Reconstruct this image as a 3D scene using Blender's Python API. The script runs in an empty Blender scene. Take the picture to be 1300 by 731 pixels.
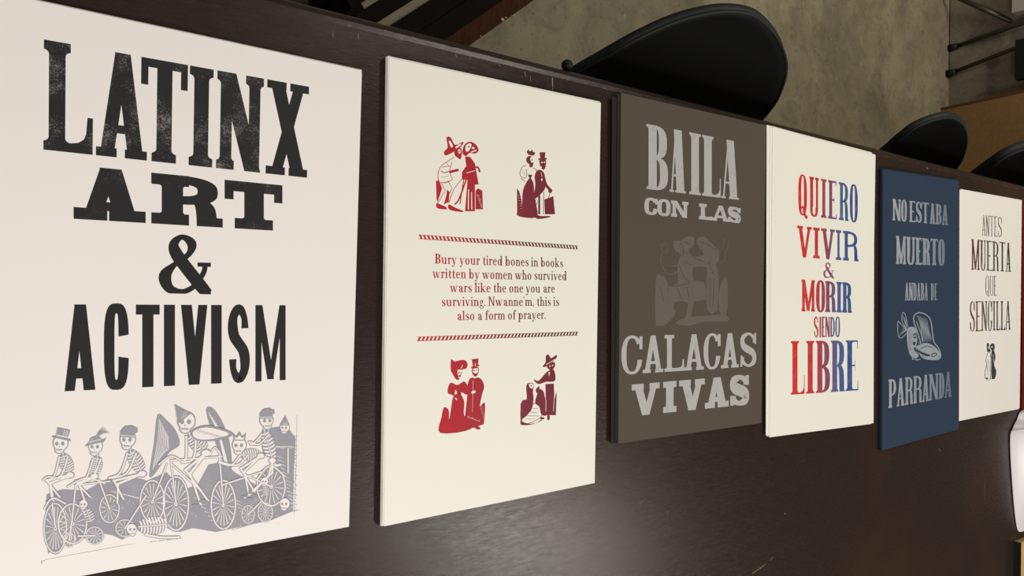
import bpy, bmesh, math, random
from mathutils import Vector, Matrix, Euler
random.seed(7)
R = math.radians

# ---------------------------------------------------------------- camera
CAM = Vector((0.0, 0.0, 1.506))
F = 1057.39
EUL = Euler((-0.00604, -0.68628, 0.023482), 'XYZ')
cam = bpy.data.cameras.new('camera'); cam.sensor_width = 36.0; cam.lens = F * 36.0 / 1300.0
cam.clip_start = 0.02; cam.clip_end = 100
camo = bpy.data.objects.new('camera', cam); bpy.context.scene.collection.objects.link(camo)
camo.location = CAM; camo.rotation_euler = EUL
bpy.context.scene.camera = camo
RM = EUL.to_matrix()

# ---------------------------------------------------------------- world, exposure
sc = bpy.context.scene
w = bpy.data.worlds.new('room_light'); sc.world = w; w.use_nodes = True
w.node_tree.nodes['Background'].inputs[0].default_value = (1.0, 0.95, 0.88, 1)
w.node_tree.nodes['Background'].inputs[1].default_value = 0.15
sc.view_settings.view_transform = 'Standard'; sc.view_settings.look = 'None'
sc.view_settings.gamma = 1.0; sc.view_settings.use_curve_mapping = False
sc.view_settings.exposure = 0.07

def area(name, loc, sx, sy, energy, col, target=None):
    l = bpy.data.lights.new(name, 'AREA'); l.shape = 'RECTANGLE'; l.size = sx; l.size_y = sy
    l.energy = energy; l.color = col
    o = bpy.data.objects.new(name, l); sc.collection.objects.link(o); o.location = loc
    if target is not None:
        o.rotation_euler = (Vector(target) - Vector(loc)).to_track_quat('-Z', 'Y').to_euler()
    return o
area('ceiling_or_fill_lamp', (2.28, -1.04, 2.8), 0.2, 0.36, 18, (1.0, 0.97, 0.88), (0.9, -0.3, 0.75))
area('ceiling_or_fill_lamp', (-0.2, -1.5, 2.3), 1.0, 1.0, 45, (1.0, 0.94, 0.93), (0.5, -0.2, 0.75))
fill_tube = area('ceiling_or_fill_lamp', (2.316, 1.908, 2.9), 1.3, 0.14, 34, (1.0, 0.94, 0.80)); fill_tube.rotation_euler = (0, 0, R(38.17)); fill_tube.data.spread = R(130)  # added unseen fill lamp, turned along the bench slats to brighten floor between them

# ---------------------------------------------------------------- helpers
C = sc.collection
def ray(px, py):
    return RM @ Vector(((px - 650) / F, -(py - 365.5) / F, -1.0))
def bp(px, py, z):
    d = ray(px, py); t = (z - CAM.z) / d.z
    return CAM + d * t
def bpl(px, py, P0, n):
    d = ray(px, py); n = Vector(n); t = (Vector(P0) - CAM).dot(n) / d.dot(n)
    return CAM + d * t

def tag(o, label=None, cat=None, group=None, kind=None):
    if label: o['label'] = label
    if cat: o['category'] = cat
    if group: o['group'] = group
    if kind: o['kind'] = kind
    return o
def empty(name, loc=(0, 0, 0), label=None, cat=None, group=None):
    o = bpy.data.objects.new(name, None); C.objects.link(o); o.location = loc
    o.empty_display_size = .05
    return tag(o, label, cat, group)
def link(name, me, parent=None, loc=None):
    o = bpy.data.objects.new(name, me); C.objects.link(o)
    if parent: o.parent = parent
    if loc is not None: o.location = loc
    return o
def mesh_obj(name, verts, faces, mats, parent=None, loc=None, smooth=False, fm=None):
    me = bpy.data.meshes.new(name); me.from_pydata([tuple(v) for v in verts], [], faces)
    for m in (mats if isinstance(mats, (list, tuple)) else [mats]): me.materials.append(m)
    if fm: me.polygons.foreach_set('material_index', fm)
    if smooth: me.polygons.foreach_set('use_smooth', [True] * len(me.polygons))
    me.update()
    return link(name, me, parent, loc)
def bm_obj(name, bm, mat, parent=None, loc=None, smooth=False, bevel=0, seg=2):
    if bevel:
        bmesh.ops.bevel(bm, geom=[e for e in bm.edges if len(e.link_faces) == 2 and e.calc_face_angle(0) > .5],
                        offset=bevel, segments=seg, affect='EDGES', profile=.5)
    bmesh.ops.recalc_face_normals(bm, faces=bm.faces)
    me = bpy.data.meshes.new(name); bm.to_mesh(me); bm.free(); me.materials.append(mat)
    if smooth: me.polygons.foreach_set('use_smooth', [True] * len(me.polygons))
    return link(name, me, parent, loc)
def prism_bm(poly, z0, z1, bm=None):
    bm = bm or bmesh.new()
    a = [bm.verts.new((p[0], p[1], z0)) for p in poly]; b = [bm.verts.new((p[0], p[1], z1)) for p in poly]
    n = len(poly)
    bm.faces.new(a[::-1]); bm.faces.new(b)
    for i in range(n): bm.faces.new((a[i], a[(i + 1) % n], b[(i + 1) % n], b[i]))
    return bm
def box_bm(x0, x1, y0, y1, z0, z1, bm=None):
    return prism_bm([(x0, y0), (x1, y0), (x1, y1), (x0, y1)], z0, z1, bm)
def tube_bm(pts, r, seg=10, bm=None, cap=True):
    bm = bm or bmesh.new(); pts = [Vector(p) for p in pts]; rings = []
    up = None
    for i, p in enumerate(pts):
        d = (pts[min(i + 1, len(pts) - 1)] - pts[max(i - 1, 0)]).normalized()
        if up is None: up = Vector((0, 0, 1)) if abs(d.z) < .9 else Vector((1, 0, 0))
        s = d.cross(up).normalized(); up = s.cross(d).normalized()
        rr = r[i] if isinstance(r, (list, tuple)) else r
        rings.append([bm.verts.new(p + (s * math.cos(2 * math.pi * k / seg) + up * math.sin(2 * math.pi * k / seg)) * rr) for k in range(seg)])
    for a, b in zip(rings, rings[1:]):
        for k in range(seg): bm.faces.new((a[k], a[(k + 1) % seg], b[(k + 1) % seg], b[k]))
    if cap: bm.faces.new(rings[0][::-1]); bm.faces.new(rings[-1])
    return bm

# ---------------------------------------------------------------- materials
def srgb(r, g, b):
    f = lambda c: (c / 255 / 12.92) if c / 255 <= .04045 else ((c / 255 + .055) / 1.055) ** 2.4
    return (f(r), f(g), f(b), 1)
class NT:
    def __init__(s, name, rough=.6, spec=.4):
        s.m = bpy.data.materials.new(name); s.m.use_nodes = True; s.t = s.m.node_tree
        s.b = s.t.nodes['Principled BSDF']; s.b.inputs['Roughness'].default_value = rough
        s.b.inputs['Specular IOR Level'].default_value = spec
        s.co = s.t.nodes.new('ShaderNodeTexCoord').outputs['Object']
    def n(s, kind, **kw):
        nd = s.t.nodes.new(kind)
        for k, v in kw.items(): setattr(nd, k, v)
        return nd
    def l(s, a, b): s.t.links.new(a, b)
    def noise(s, scale, detail=4, rough=.6, stretch=None, dist=0):
        nd = s.n('ShaderNodeTexNoise'); nd.inputs['Scale'].default_value = scale
        nd.inputs['Detail'].default_value = detail; nd.inputs['Roughness'].default_value = rough
        nd.inputs['Distortion'].default_value = dist
        if stretch:
            mp = s.n('ShaderNodeMapping'); mp.inputs['Scale'].default_value = stretch
            s.l(s.co, mp.inputs['Vector']); s.l(mp.outputs[0], nd.inputs['Vector'])
        else: s.l(s.co, nd.inputs['Vector'])
        return nd.outputs['Fac']
    def ramp(s, fac, stops):
        nd = s.n('ShaderNodeValToRGB'); e = nd.color_ramp.elements
        while len(e) < len(stops): e.new(.5)
        for el, (p, c) in zip(e, stops): el.position = p; el.color = c
        s.l(fac, nd.inputs[0]); return nd.outputs[0]
    def mix(s, fac, a, b, mode='MIX'):
        nd = s.n('ShaderNodeMix', data_type='RGBA', blend_type=mode)
        for v, i in ((fac, 0), (a, 6), (b, 7)):
            if isinstance(v, (int, float, tuple)): nd.inputs[i].default_value = v
            else: s.l(v, nd.inputs[i])
        return nd.outputs[2]
    def math(s, op, a, b=0.0):
        nd = s.n('ShaderNodeMath', operation=op)
        for v, i in ((a, 0), (b, 1)):
            if isinstance(v, (int, float)): nd.inputs[i].default_value = v
            else: s.l(v, nd.inputs[i])
        return nd.outputs[0]
    def axis(s, k):
        nd = s.n('ShaderNodeSeparateXYZ'); s.l(s.co, nd.inputs[0]); return nd.outputs[k]
    def color(s, c):
        if isinstance(c, tuple): s.b.inputs['Base Color'].default_value = c
        else: s.l(c, s.b.inputs['Base Color'])
    def bump(s, h, strength=.2, dist=.001):
        nd = s.n('ShaderNodeBump'); nd.inputs['Strength'].default_value = strength; nd.inputs['Distance'].default_value = dist
        s.l(h, nd.inputs['Height']); s.l(nd.outputs[0], s.b.inputs['Normal'])
    def rough(s, v): s.l(v, s.b.inputs['Roughness'])
g = lambda v: (v, v, v, 1)

def m_paper(name, c, var=.03):
    t = NT(name, .85, .15)
    k = tuple(min(1, x * (1 - var)) for x in c[:3]) + (1,)
    t.color(t.mix(t.noise(9, 5, .7), c, k)); t.bump(t.noise(900, 2, .5), .12, .0002)
    return t.m
def m_flat(name, c, rough=.6, spec=.3, var=.15, sc_=30):
    t = NT(name, rough, spec); k = tuple(x * (1 - var) for x in c[:3]) + (1,)
    t.color(t.mix(t.noise(sc_, 4), c, k)); return t.m
def m_worn(name, ink, paper, amount, scale=900, big=28):
    t = NT(name, .55, .3)
    a = t.noise(scale, 3, .75); b = t.noise(big, 3, .6)
    s = t.math('ADD', t.math('MULTIPLY', a, .55), t.math('MULTIPLY', b, .55))
    f = t.ramp(s, [(.5 + .14 * (1 - amount), g(0)), (.66 + .16 * (1 - amount), g(.6))])
    t.color(t.mix(f, ink, paper)); return t.m
def m_grad(name, stops, x0, x1, worn=0, paper=None):
    """split-fountain ink: its pigment changes along the sheet's own x"""
    t = NT(name, .55, .3)
    f = t.math('DIVIDE', t.math('SUBTRACT', t.axis(0), x0), x1 - x0)
    c = t.ramp(f, stops)
    if worn:
        a = t.noise(1100, 3, .75); b = t.noise(60, 3, .6)
        s = t.math('ADD', t.math('MULTIPLY', a, .5), t.math('MULTIPLY', b, .5))
        c = t.mix(t.ramp(s, [(.5, g(0)), (.66, g(worn))]), c, paper)
    t.color(c); return t.m

PAPER = m_paper('cream_paper', (.80, .79, .70, 1))
PAPER_W = m_paper('white_paper', (.81, .775, .725, 1))
GREYP = m_paper('grey_brown_paper', srgb(84, 76, 68), .06)
BLUEP = m_paper('navy_paper', srgb(46, 59, 79), .08)
BLACKP = m_flat('black_card', srgb(22, 21, 20), .7)
REDP = m_paper('dark_red_paper', srgb(96, 24, 16), .05)

def m_table():
    t = NT('dark_stained_wood', .3, .26)
    fine = t.noise(60, 6, .7, (1.2, 14, 6), .4)
    broad = t.noise(3.2, 4, .6, (1, 2.5, 1))
    col = t.ramp(fine, [(.3, srgb(33, 22, 19)), (.55, srgb(48, 35, 29)), (.8, srgb(61, 46, 37))])
    col = t.mix(broad, col, srgb(40, 30, 26))
    warm = t.ramp(t.noise(2.3, 3, .5), [(.5, g(0)), (.72, g(.55))])
    col = t.mix(warm, col, srgb(66, 42, 30))
    # fine hairline scratches
    for ang, st in ((R(62), .988), (R(-20), .99)):
        mp = t.n('ShaderNodeMapping'); mp.inputs['Rotation'].default_value = (0, 0, ang)
        mp.inputs['Scale'].default_value = (8, 420, 1)
        t.l(t.co, mp.inputs['Vector'])
        nz = t.n('ShaderNodeTexNoise'); nz.inputs['Scale'].default_value = 1.0; nz.inputs['Detail'].default_value = 2
        t.l(mp.outputs[0], nz.inputs['Vector'])
        mk = t.ramp(nz.outputs['Fac'], [(.775, g(0)), (.80, g(.3))])
        col = t.mix(mk, col, srgb(112, 96, 84))
    # worn arris along the back edge
    y = t.axis(1)
    band = t.math('LESS_THAN', t.math('ABSOLUTE', t.math('SUBTRACT', y, .2695)), .0016)
    wr = t.ramp(t.noise(70, 5, .8), [(.54, g(0)), (.66, g(.5))])
    col = t.mix(t.math('MULTIPLY', band, wr), col, srgb(126, 92, 66))
    t.color(col)
    t.rough(t.ramp(t.noise(70, 6, .75, (1, 7, 1), .3), [(.35, g(.2)), (.68, g(.34))]))
    t.bump(t.noise(60, 5, .7, (1.2, 14, 6), .4), .28, .0005)
    return t.m
TABLE = m_table()
def m_concrete(name, a, b, c):
    t = NT(name, .7, .25)
    n1 = t.noise(2.6, 10, .72, (1.0, .7, 1), .3); n2 = t.noise(11, 8, .75, None, .8); n3 = t.noise(75, 4, .65)
    col = t.ramp(n1, [(.36, a), (.5, b), (.66, c)])
    col = t.mix(t.ramp(n2, [(.46, g(0)), (.66, g(.55))]), col, srgb(82, 76, 70))
    col = t.mix(t.ramp(t.noise(5.0, 8, .7, (1, 1, 1), .5), [(.52, g(0)), (.68, g(.45))]), col, srgb(140, 132, 104))
    spots = t.ramp(n3, [(.33, g(.6)), (.39, g(0))])
    col = t.mix(spots, col, srgb(58, 52, 42))
    pale = t.ramp(t.noise(24, 8, .8), [(.60, g(0)), (.66, g(.5))])
    col = t.mix(pale, col, srgb(168, 160, 130))
    blot = t.ramp(t.noise(7.5, 2, .4), [(.70, g(0)), (.73, g(.5))])
    col = t.mix(blot, col, srgb(70, 64, 50))
    t.color(col); t.bump(n2, .25, .002); t.rough(t.ramp(n1, [(.3, g(.4)), (.7, g(.65))]))
    return t.m
FLOOR = m_concrete('stained_concrete', srgb(106, 99, 82), srgb(126, 117, 96), srgb(142, 133, 110))
WALL = m_concrete('wall_concrete', srgb(96, 91, 80), srgb(122, 114, 98), srgb(136, 128, 112))
BLACKSHELL = NT('black_shell', .6, .25); BLACKSHELL.color(BLACKSHELL.mix(BLACKSHELL.noise(40), srgb(16, 17, 16), srgb(12, 13, 13))); BLACKSHELL = BLACKSHELL.m
RIM = m_flat('dark_grey_rim', srgb(38, 42, 40), .65, .25)
RUBBER = m_flat('black_rubber', srgb(24, 23, 20), .7)
STEEL = m_flat('dark_steel', srgb(66, 66, 56), .4, .6)
STEEL.node_tree.nodes['Principled BSDF'].inputs['Metallic'].default_value = .6
def m_wood(name, a, b, axis=(14, 1.5, 14), rough=.5):
    t = NT(name, rough, .4); n1 = t.noise(22, 5, .65, axis, .5)
    t.color(t.ramp(n1, [(.3, a), (.7, b)])); t.bump(n1, .3, .0008); return t.m
DARKSLAT = m_wood('black_stained_slat', srgb(16, 12, 10), srgb(26, 19, 16), rough=.85)
DARKSLAT.node_tree.nodes['Principled BSDF'].inputs['Specular IOR Level'].default_value = .08
BROWNSLAT = m_wood('brown_wood', srgb(40, 22, 14), srgb(78, 44, 27), rough=.8)
BROWNSLAT.node_tree.nodes['Principled BSDF'].inputs['Specular IOR Level'].default_value = .1
CHIP = m_flat('raw_wood_chip', srgb(205, 176, 118), .8)
TAN = m_wood('tan_board', srgb(118, 88, 54), srgb(132, 100, 62), (3, 3, 3), .6)
TANEDGE = m_flat('reddish_board_edge', srgb(92, 52, 28), .6)
WHITEP = m_flat('white_gloss_plastic', srgb(222, 218, 220), .35, .4, .02)
GREYW = m_flat('pale_grey_plastic', srgb(150, 148, 136), .5, .3, .05)
SCR = m_flat('bare_scratch', srgb(176, 140, 100), .7)

TZ = .75                                                        # table top height

# ---------------------------------------------------------------- setting
fl = bm_obj('floor', box_bm(-2.0, 3.62, -3.0, 3.2, -.1, 0), FLOOR); tag(fl, kind='structure')
wl = bm_obj('wall_far', box_bm(3.52, 3.64, -3.0, 3.2, 0, 2.95), WALL); tag(wl, kind='structure')
bb = bm_obj('baseboard_far', box_bm(3.517, 3.52, .93, 3.2, 0, .003), m_flat('dark_joint', srgb(46, 42, 34))); tag(bb, kind='structure')

# ---------------------------------------------------------------- long table
tb = empty('long_table', (1.5, -.3, 0), 'long dark-stained wooden table carrying the row of printed posters', 'table')
def tl(v): return (v[0] - 1.5, v[1] + .3, v[2])
prof = [(-.86, .742), (-.853, .75), (.268, .75), (.274, .7488), (.280, .7445), (.2835, .738), (.2845, .728), (.2845, .712), (.278, .706), (-.855, .706), (-.86, .712)]
X0, X1 = .012, 3.05
xs = [X0, X0 + .006, X1 - .006, X1]
V = []; Fc = []
for i, x in enumerate(xs):
    ins = .004 if i in (0, 3) else 0
    for (y, z) in prof:
        yy = y - ins if y > 0 else y + ins
        zz = z - ins if z > .74 else z
        V.append((x, yy, zz))
n = len(prof)
for i in range(3):
    for k in range(n): Fc.append((i * n + k, i * n + (k + 1) % n, (i + 1) * n + (k + 1) % n, (i + 1) * n + k))
Fc.append(tuple(range(n))[::-1]); Fc.append(tuple(range(3 * n, 4 * n)))
# top board keeps world coordinates for its grain: object origin at the world origin of the table empty
tt = mesh_obj('tabletop', V, [f[::-1] for f in Fc], TABLE, tb, loc=(-1.5, .3, 0))
for (x0, x1, y0, y1) in ((.09, 2.97, .20, .222), (.09, 2.97, -.80, -.778), (.09, .112, -.778, .2), (2.948, 2.97, -.778, .2)):
    bm_obj('apron', box_bm(x0, x1, y0, y1, .61, .7055), TABLE, tb, loc=(-1.5, .3, 0), bevel=.002)
for x in (.075, 2.915):
    for y in (-.815, .165):
        bm = bmesh.new()
        a = [(x, y), (x + .07, y), (x + .07, y + .07), (x, y + .07)]
        cx, cy = x + .035, y + .035
        bot = [bm.verts.new((cx + (p[0] - cx) * .7, cy + (p[1] - cy) * .7, 0)) for p in a]
        mid = [bm.verts.new((p[0], p[1], .6)) for p in a]; top = [bm.verts.new((p[0], p[1], .7055)) for p in a]
        bm.faces.new(bot[::-1]); bm.faces.new(top)
        for A, B in ((bot, mid), (mid, top)):
            for k in range(4): bm.faces.new((A[k], A[(k + 1) % 4], B[(k + 1) % 4], B[k]))
        bm_obj('leg', bm, TABLE, tb, loc=(-1.5, .3, 0), bevel=.003)
# pale scratches and nicks in the back strip of the top
for (xa, ya, xb, yb, wd) in ((701, 98.5, 701.8, 118, .0016), (422.5, 40, 423, 47, .0008), (454.5, 43, 455.5, 49.5, .0009), (578, 69, 579.5, 72.5, .0010), (666, 91, 667, 97, .0010),
                         (673, 97, 674, 104, .0008), (596, 73.2, 598, 74.5, .0010), (1176, 213, 1178.5, 214.2, .0018), (633, 82, 636, 84.5, .0008), (508, 49, 511, 51, .0008),
                         (1250, 602, 1250, 640, .0006), (1192, 569, 1194, 573, .0012), (812, 640, 818, 634, .0007), (955, 728, 972, 716, .0010), (978, 711, 982, 706, .0009), (847, 648, 848, 658, .0006), (996, 651, 997, 653, .0016)):
    a = bp(xa, ya, TZ); b = bp(xb, yb, TZ); d = (b - a).normalized(); s = Vector((-d.y, d.x, 0)) * wd * .5
    z = TZ + .00012
    mesh_obj('scratch', [(p.x, p.y, z) for p in (a - s * .4, b - s * .5, b + s * .5, a + s)], [(0, 1, 2, 3)], SCR, tb, loc=(-1.5, .3, 0))
kc = bp(720, 83, .728); kb = bmesh.new(); bmesh.ops.create_uvsphere(kb, u_segments=16, v_segments=10, radius=.0075)
bmesh.ops.translate(kb, verts=kb.verts, vec=kc)
tube_bm([kc, (kc.x, .279, .722)], .003, 8, kb)
bm_obj('clamp_knob', kb, RUBBER, tb, loc=(-1.5, .3, 0), smooth=True)['label'] = 'small black knob under the back edge'

# ---------------------------------------------------------------- printing: shapes
def sgn(v): return -1 if v < 0 else 1
def sup(cx, cy, rx, ry, a, n=2.0):
    c, s = math.cos(a), math.sin(a)
    return (cx + rx * sgn(c) * abs(c) ** (2 / n), cy + ry * sgn(s) * abs(s) ** (2 / n))
def ring(cx, cy, rx, ry, S, T, a0=0, a1=360, n=2.3, seg=None, Sr=None):
    """outline ring whose sides are S wide and whose top and bottom are T thick"""
    seg = seg or max(8, int(abs(a1 - a0) / 10)); out = []
    irx, iry = max(rx - S, rx * .06), max(ry - T, ry * .06)
    P = [(sup(cx, cy, rx, ry, R(a0 + (a1 - a0) * i / seg), n), sup(cx, cy, irx, iry, R(a0 + (a1 - a0) * i / seg), n + .3)) for i in range(seg + 1)]
    for (a, b), (c, d) in zip(P, P[1:]): out.append([a, c, d, b])
    return out
def rect(x0, y0, x1, y1): return [[(x0, y0), (x1, y0), (x1, y1), (x0, y1)]]
def diag(xa, ya, xb, yb, wd):
    return [[(xa - wd / 2, ya), (xa + wd / 2, ya), (xb + wd / 2, yb), (xb - wd / 2, yb)]]
def crom(P, k=6, closed=False):
    out = []; n = len(P)
    for i in range(n if closed else n - 1):
        q = [P[(i - 1) % n] if closed or i > 0 else P[0], P[i], P[(i + 1) % n], P[(i + 2) % n] if closed or i + 2 < n else P[-1]]
        for j in range(k):
            t = j / k
            out.append(tuple(.5 * (2 * q[1][d] + (q[2][d] - q[0][d]) * t + (2 * q[0][d] - 5 * q[1][d] + 4 * q[2][d] - q[3][d]) * t * t +
                                   (-q[0][d] + 3 * q[1][d] - 3 * q[2][d] + q[3][d]) * t ** 3) for d in range(len(P[0]))))
    if not closed: out.append(tuple(P[-1]))
    return out
def pen(P, wd=None, closed=False):
    """strip of quads along P; each point may carry its own width as a third value"""
    n = len(P); L = []
    for i in range(n):
        a = P[(i - 1) % n] if closed or i else P[0]; b = P[(i + 1) % n] if closed or i < n - 1 else P[-1]
        dx, dy = b[0] - a[0], b[1] - a[1]; l = math.hypot(dx, dy) or 1
        h = (P[i][2] if wd is None else wd) / 2
        L.append(((P[i][0] - dy / l * h, P[i][1] + dx / l * h), (P[i][0] + dy / l * h, P[i][1] - dx / l * h)))
    out = []
    for i in range(n if closed else n - 1):
        a, b = L[i], L[(i + 1) % n]; out.append([a[0], b[0], b[1], a[1]])
    return out
def ell(cx, cy, rx, ry, n=16, rot=0):
    c, s = math.cos(R(rot)), math.sin(R(rot)); o = []
    for k in range(n):
        a = 2 * math.pi * k / n; x, y = rx * math.cos(a), ry * math.sin(a)
        o.append((cx + x * c - y * s, cy + x * s + y * c))
    return [o]

# ---------------------------------------------------------------- printing: wood-type capitals
# style: S stem, T thin stroke, B slab thickness, E slab overhang, D left diagonal of A
def st(S, T, B=0, E=0, D=None, n=2.6, spur=.22): return dict(S=S, T=T, B=B, E=E, D=D if D else S, n=n, spur=spur)
def cap(ch, w, s):
    S, T, B, E, D, n = s['S'], s['T'], s['B'], s['E'], s['D'], s['n']; A = max(B, T); sp = s['spur']
    o = []
    def slab(xc, y, wd, ex=None, exl=None):
        e = E if ex is None else ex; el = e if exl is None else exl
        if not B or E <= 0: return []
        x0, x1 = xc - wd / 2 - el, xc + wd / 2 + e
        r = rect(x0, 0, x1, B) if y == 0 else rect(x0, 1 - B, x1, 1)
        k = min(E, .05) * .8                                     # bracket
        for sx, xe in ((-1, el), (1, e)):
            if xe <= 0: continue
            xx = xc + sx * wd / 2
            if y == 0: r.append([(xx, B), (xx + sx * k, B), (xx + sx * k * .3, B + k * .4), (xx, B + k)])
            else: r.append([(xx, 1 - B), (xx + sx * k, 1 - B), (xx + sx * k * .3, 1 - B - k * .4), (xx, 1 - B - k)])
        return r
    def stem(xc, wd=None, top=True, bot=True, **k):
        wd = wd or S
        r = rect(xc - wd / 2, 0, xc + wd / 2, 1)
        if top: r += slab(xc, 1, wd, **k)
        if bot: r += slab(xc, 0, wd, **k)
        return r
    xl = E + S / 2
    sw = min(A * .9, w * .15) if B else 0                            # spur width of arms
    if ch == 'I': o += stem(w / 2, min(S, w - 2 * E) if w > 2 * E else S * .9)
    elif ch == 'L':
        o += stem(xl) + rect(xl, 0, w, A)
        if B:
            xr = w - sw * .95; o += [[(w - sw * 1.1, A * .5), (w, A * .5), (w, .12 + sp), (w - sw * .75, .12 + sp)]]
            kx, ky = min(.16, (xr - xl) * .5), .10
            cv = [(xr - kx * (1 - math.sin(R(a))), A + ky * (1 - math.cos(R(a)))) for a in (0, 30, 60, 90)]
            for (a, b), (c, d_) in zip(cv, cv[1:]): o.append([(a, A * .9), (c, A * .9), (c, d_), (a, b)])
    elif ch == 'E' or ch == 'F':
        o += stem(xl) + rect(xl, 1 - A, w * .96, 1) + rect(xl, .5 - A / 2, w * .74, .5 + A / 2)
        if ch == 'E': o += rect(xl, 0, w, A)
        if B:
            o += rect(w * .96 - sw * .8, 1 - A - sp * .55, w * .96, 1) + rect(w * .74 - sw * .5, .5 - sp * .45, w * .74, .5 + sp * .45)
            if ch == 'E': o += [[(w - sw * 1.2, 0), (w, 0), (w, A + sp * .7), (w - sw * .7, A + sp * .7)]]
    elif ch == 'T':
        o += stem(w / 2, top=False) + rect(0, 1 - A, w, 1)
        if B: o += rect(0, 1 - A - sp * .8, sw, 1) + rect(w - sw, 1 - A - sp * .8, w, 1)
    elif ch in 'AV':
        fl = (lambda P: [[(x, 1 - y) for x, y in q] for q in P]) if ch == 'V' else (lambda P: P)
        e = E * .75; l0, r0 = e + D / 2, w - e - S / 2; ap = w / 2
        d1, d2 = (D, S) if ch == 'A' else (S, D)
        if ch == 'V': l0, r0 = e + S / 2, w - e - D / 2
        topw = max(d1, d2)
        q = diag(l0, 0, ap - (topw - d1) / 2 * .6, 1, d1) + diag(r0, 0, ap + (topw - d2) / 2 * .6, 1, d2)
        if B:
            q += rect(l0 - d1 / 2 - e, 0, l0 + d1 / 2 + e * .9, B) + rect(r0 - d2 / 2 - e * .9, 0, r0 + d2 / 2 + e, B)
        o += fl(q)
        if ch == 'A':
            yb = .27 if B else .2; f0 = l0 + (ap - l0) * yb; f1 = r0 + (ap - r0) * yb; tb_ = max(T, .035)
            o += rect(f0, yb - tb_ / 2, f1, yb + tb_ / 2)
    elif ch == 'X':
        e = E * .7; a0, a1 = e + S / 2, w - e - S / 2
        o += diag(a0, 0, a1, 1, D) + diag(a1, 0, a0, 1, S)
        if B:
            for x in (a0, a1):
                for y0 in (0, 1 - B): o += rect(x - S / 2 - e, y0, min(x + S / 2 + e * .8, w), y0 + B)
    elif ch == 'N':
        t = min(S * .8, w * .26); x0, x1 = E * .8 + t / 2, w - E * .8 - t / 2
        o += stem(x0, t, ex=E * .6, exl=E * .8) + rect(x1 - t / 2, 0, x1 + t / 2, 1) + slab(x1, 1, t, E * .8)
        o += diag(x0 + t * .1, 1, x1 - t * .1, 0, min(S * 1.15, w * .42))
    elif ch == 'M':
        t = min(S * .8, w * .2); x0, x1 = E * .7 + t / 2, w - E * .7 - t / 2
        o += rect(x0 - t / 2, 0, x0 + t / 2, 1) + rect(x1 - t / 2, 0, x1 + t / 2, 1)
        o += slab(x0, 0, t, E * .7) + slab(x1, 0, t, E * .7) + slab(x0, 1, t, 0, E * .7) + slab(x1, 1, t, E * .7, 0)
        d = min(S * .9, w * .22)
        o += diag(x0 + t * .1, 1, w / 2, .02, d) + diag(x1 - t * .1, 1, w / 2, .02, d * .8)
    elif ch == 'U':
        t2 = D if D < S else S * .8; x0, x1 = E * .7 + S / 2, w - E * .7 - t2 / 2
        cy = min(.3, w * .5)
        o += rect(x0 - S / 2, cy, x0 + S / 2, 1) + rect(x1 - t2 / 2, cy, x1 + t2 / 2, 1) + slab(x0, 1, S, E * .7) + slab(x1, 1, t2, E * .7)
        o += ring((x0 - S / 2 + x1 + t2 / 2) / 2, cy, (x1 + t2 / 2 - x0 + S / 2) / 2, cy + .01, (S + t2) / 2, T * 1.1, 180, 360, n)
    elif ch in 'OQ':
        o += ring(w / 2, .5, w / 2, .515, min(S, w * .42), T, 0, 360, n, 36)
        if ch == 'Q': o += pen(crom([(w * .38, .16, T), (w * .55, .2, T * 1.4), (w * .72, .04, S * .7), (w * .95, -.06, S * .5), (w * 1.02, .0, T)]))
    elif ch == 'D':
        o += stem(xl, ex=0, exl=E); x0 = xl
        o += ring(x0, .5, w - x0, .5, min(S, w * .4), T, -90, 90, n, 20)
    elif ch in 'BPR':
        x0 = xl; o += stem(xl, ex=(E * .6 if ch != 'B' else 0), exl=E)
        m = .5 if ch != 'P' else .44; up = 1
        o += ring(x0, up - (up - m) / 2 - T / 4, (w - x0) * (.93 if ch == 'B' else .9 if ch == 'R' else 1), (up - m) / 2 + T / 4, min(S, (w - x0) * .62), T, -90, 90, n, 16)
        if ch == 'B': o += ring(x0, m / 2 + T / 4, w - x0, m / 2 + T / 4, min(S, (w - x0) * .62), T, -90, 90, n, 16)
        if ch == 'R':
            lx = w - S * .55 - E * .5
            P_ = crom([(lx - S * .42, m + T * .3, S * .8), (lx - S * .12, m - .09, S * .95), (lx - S * .02, .22, S), (lx, 0, S)], 4)
            for a, b in zip(P_, P_[1:]): o.append([(a[0] - a[2] / 2, a[1]), (a[0] + a[2] / 2, a[1]), (b[0] + b[2] / 2, b[1]), (b[0] - b[2] / 2, b[1])])
            if B: o += rect(lx - S * .35, 0, min(w, lx + S * .55 + E * .5), B * .85)
            else: o += rect(lx - S / 2, 0, lx + S / 2, .08)
    elif ch == 'C':
        ca = lambda y: math.degrees(math.asin(min(1, (abs(y - .5) / .515) ** (n / 2)))) * sgn(y - .5)
        a0, a1 = ca(.64 if not B else .80), ca(.36)
        o += ring(w / 2, .5, w / 2, .515, min(S, w * .42), T, a0, 360 + a1, n, 34)
        if B: o += rect(w - min(S * .62, w * .2), .64, w, .985)
    elif ch == 'S':
        e = S * .42; W = w - 2 * e; h = 1 - T * .8
        Y = lambda v: T * .4 + h * v
        pts = [(1, .72, S * .7), (.93, .88, S * .6), (.52, 1.0, T), (.08, .9, S * .8), (0, .74, S * .95), (.14, .6, S * 1.0), (.5, .5, S * 1.0), (.86, .40, S * 1.0), (1, .26, S * .95), (.92, .1, S * .8), (.48, 0, T), (.07, .12, S * .6), (0, .28, S * .7)]
        o += pen(crom([(e + W * x, Y(y), t) for x, y, t in pts], 5))
        if B: o += rect(w - min(B, S * .6), .66, w, .99) + rect(0, .01, min(B, S * .6), .34)
    elif ch == '&':
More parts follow.
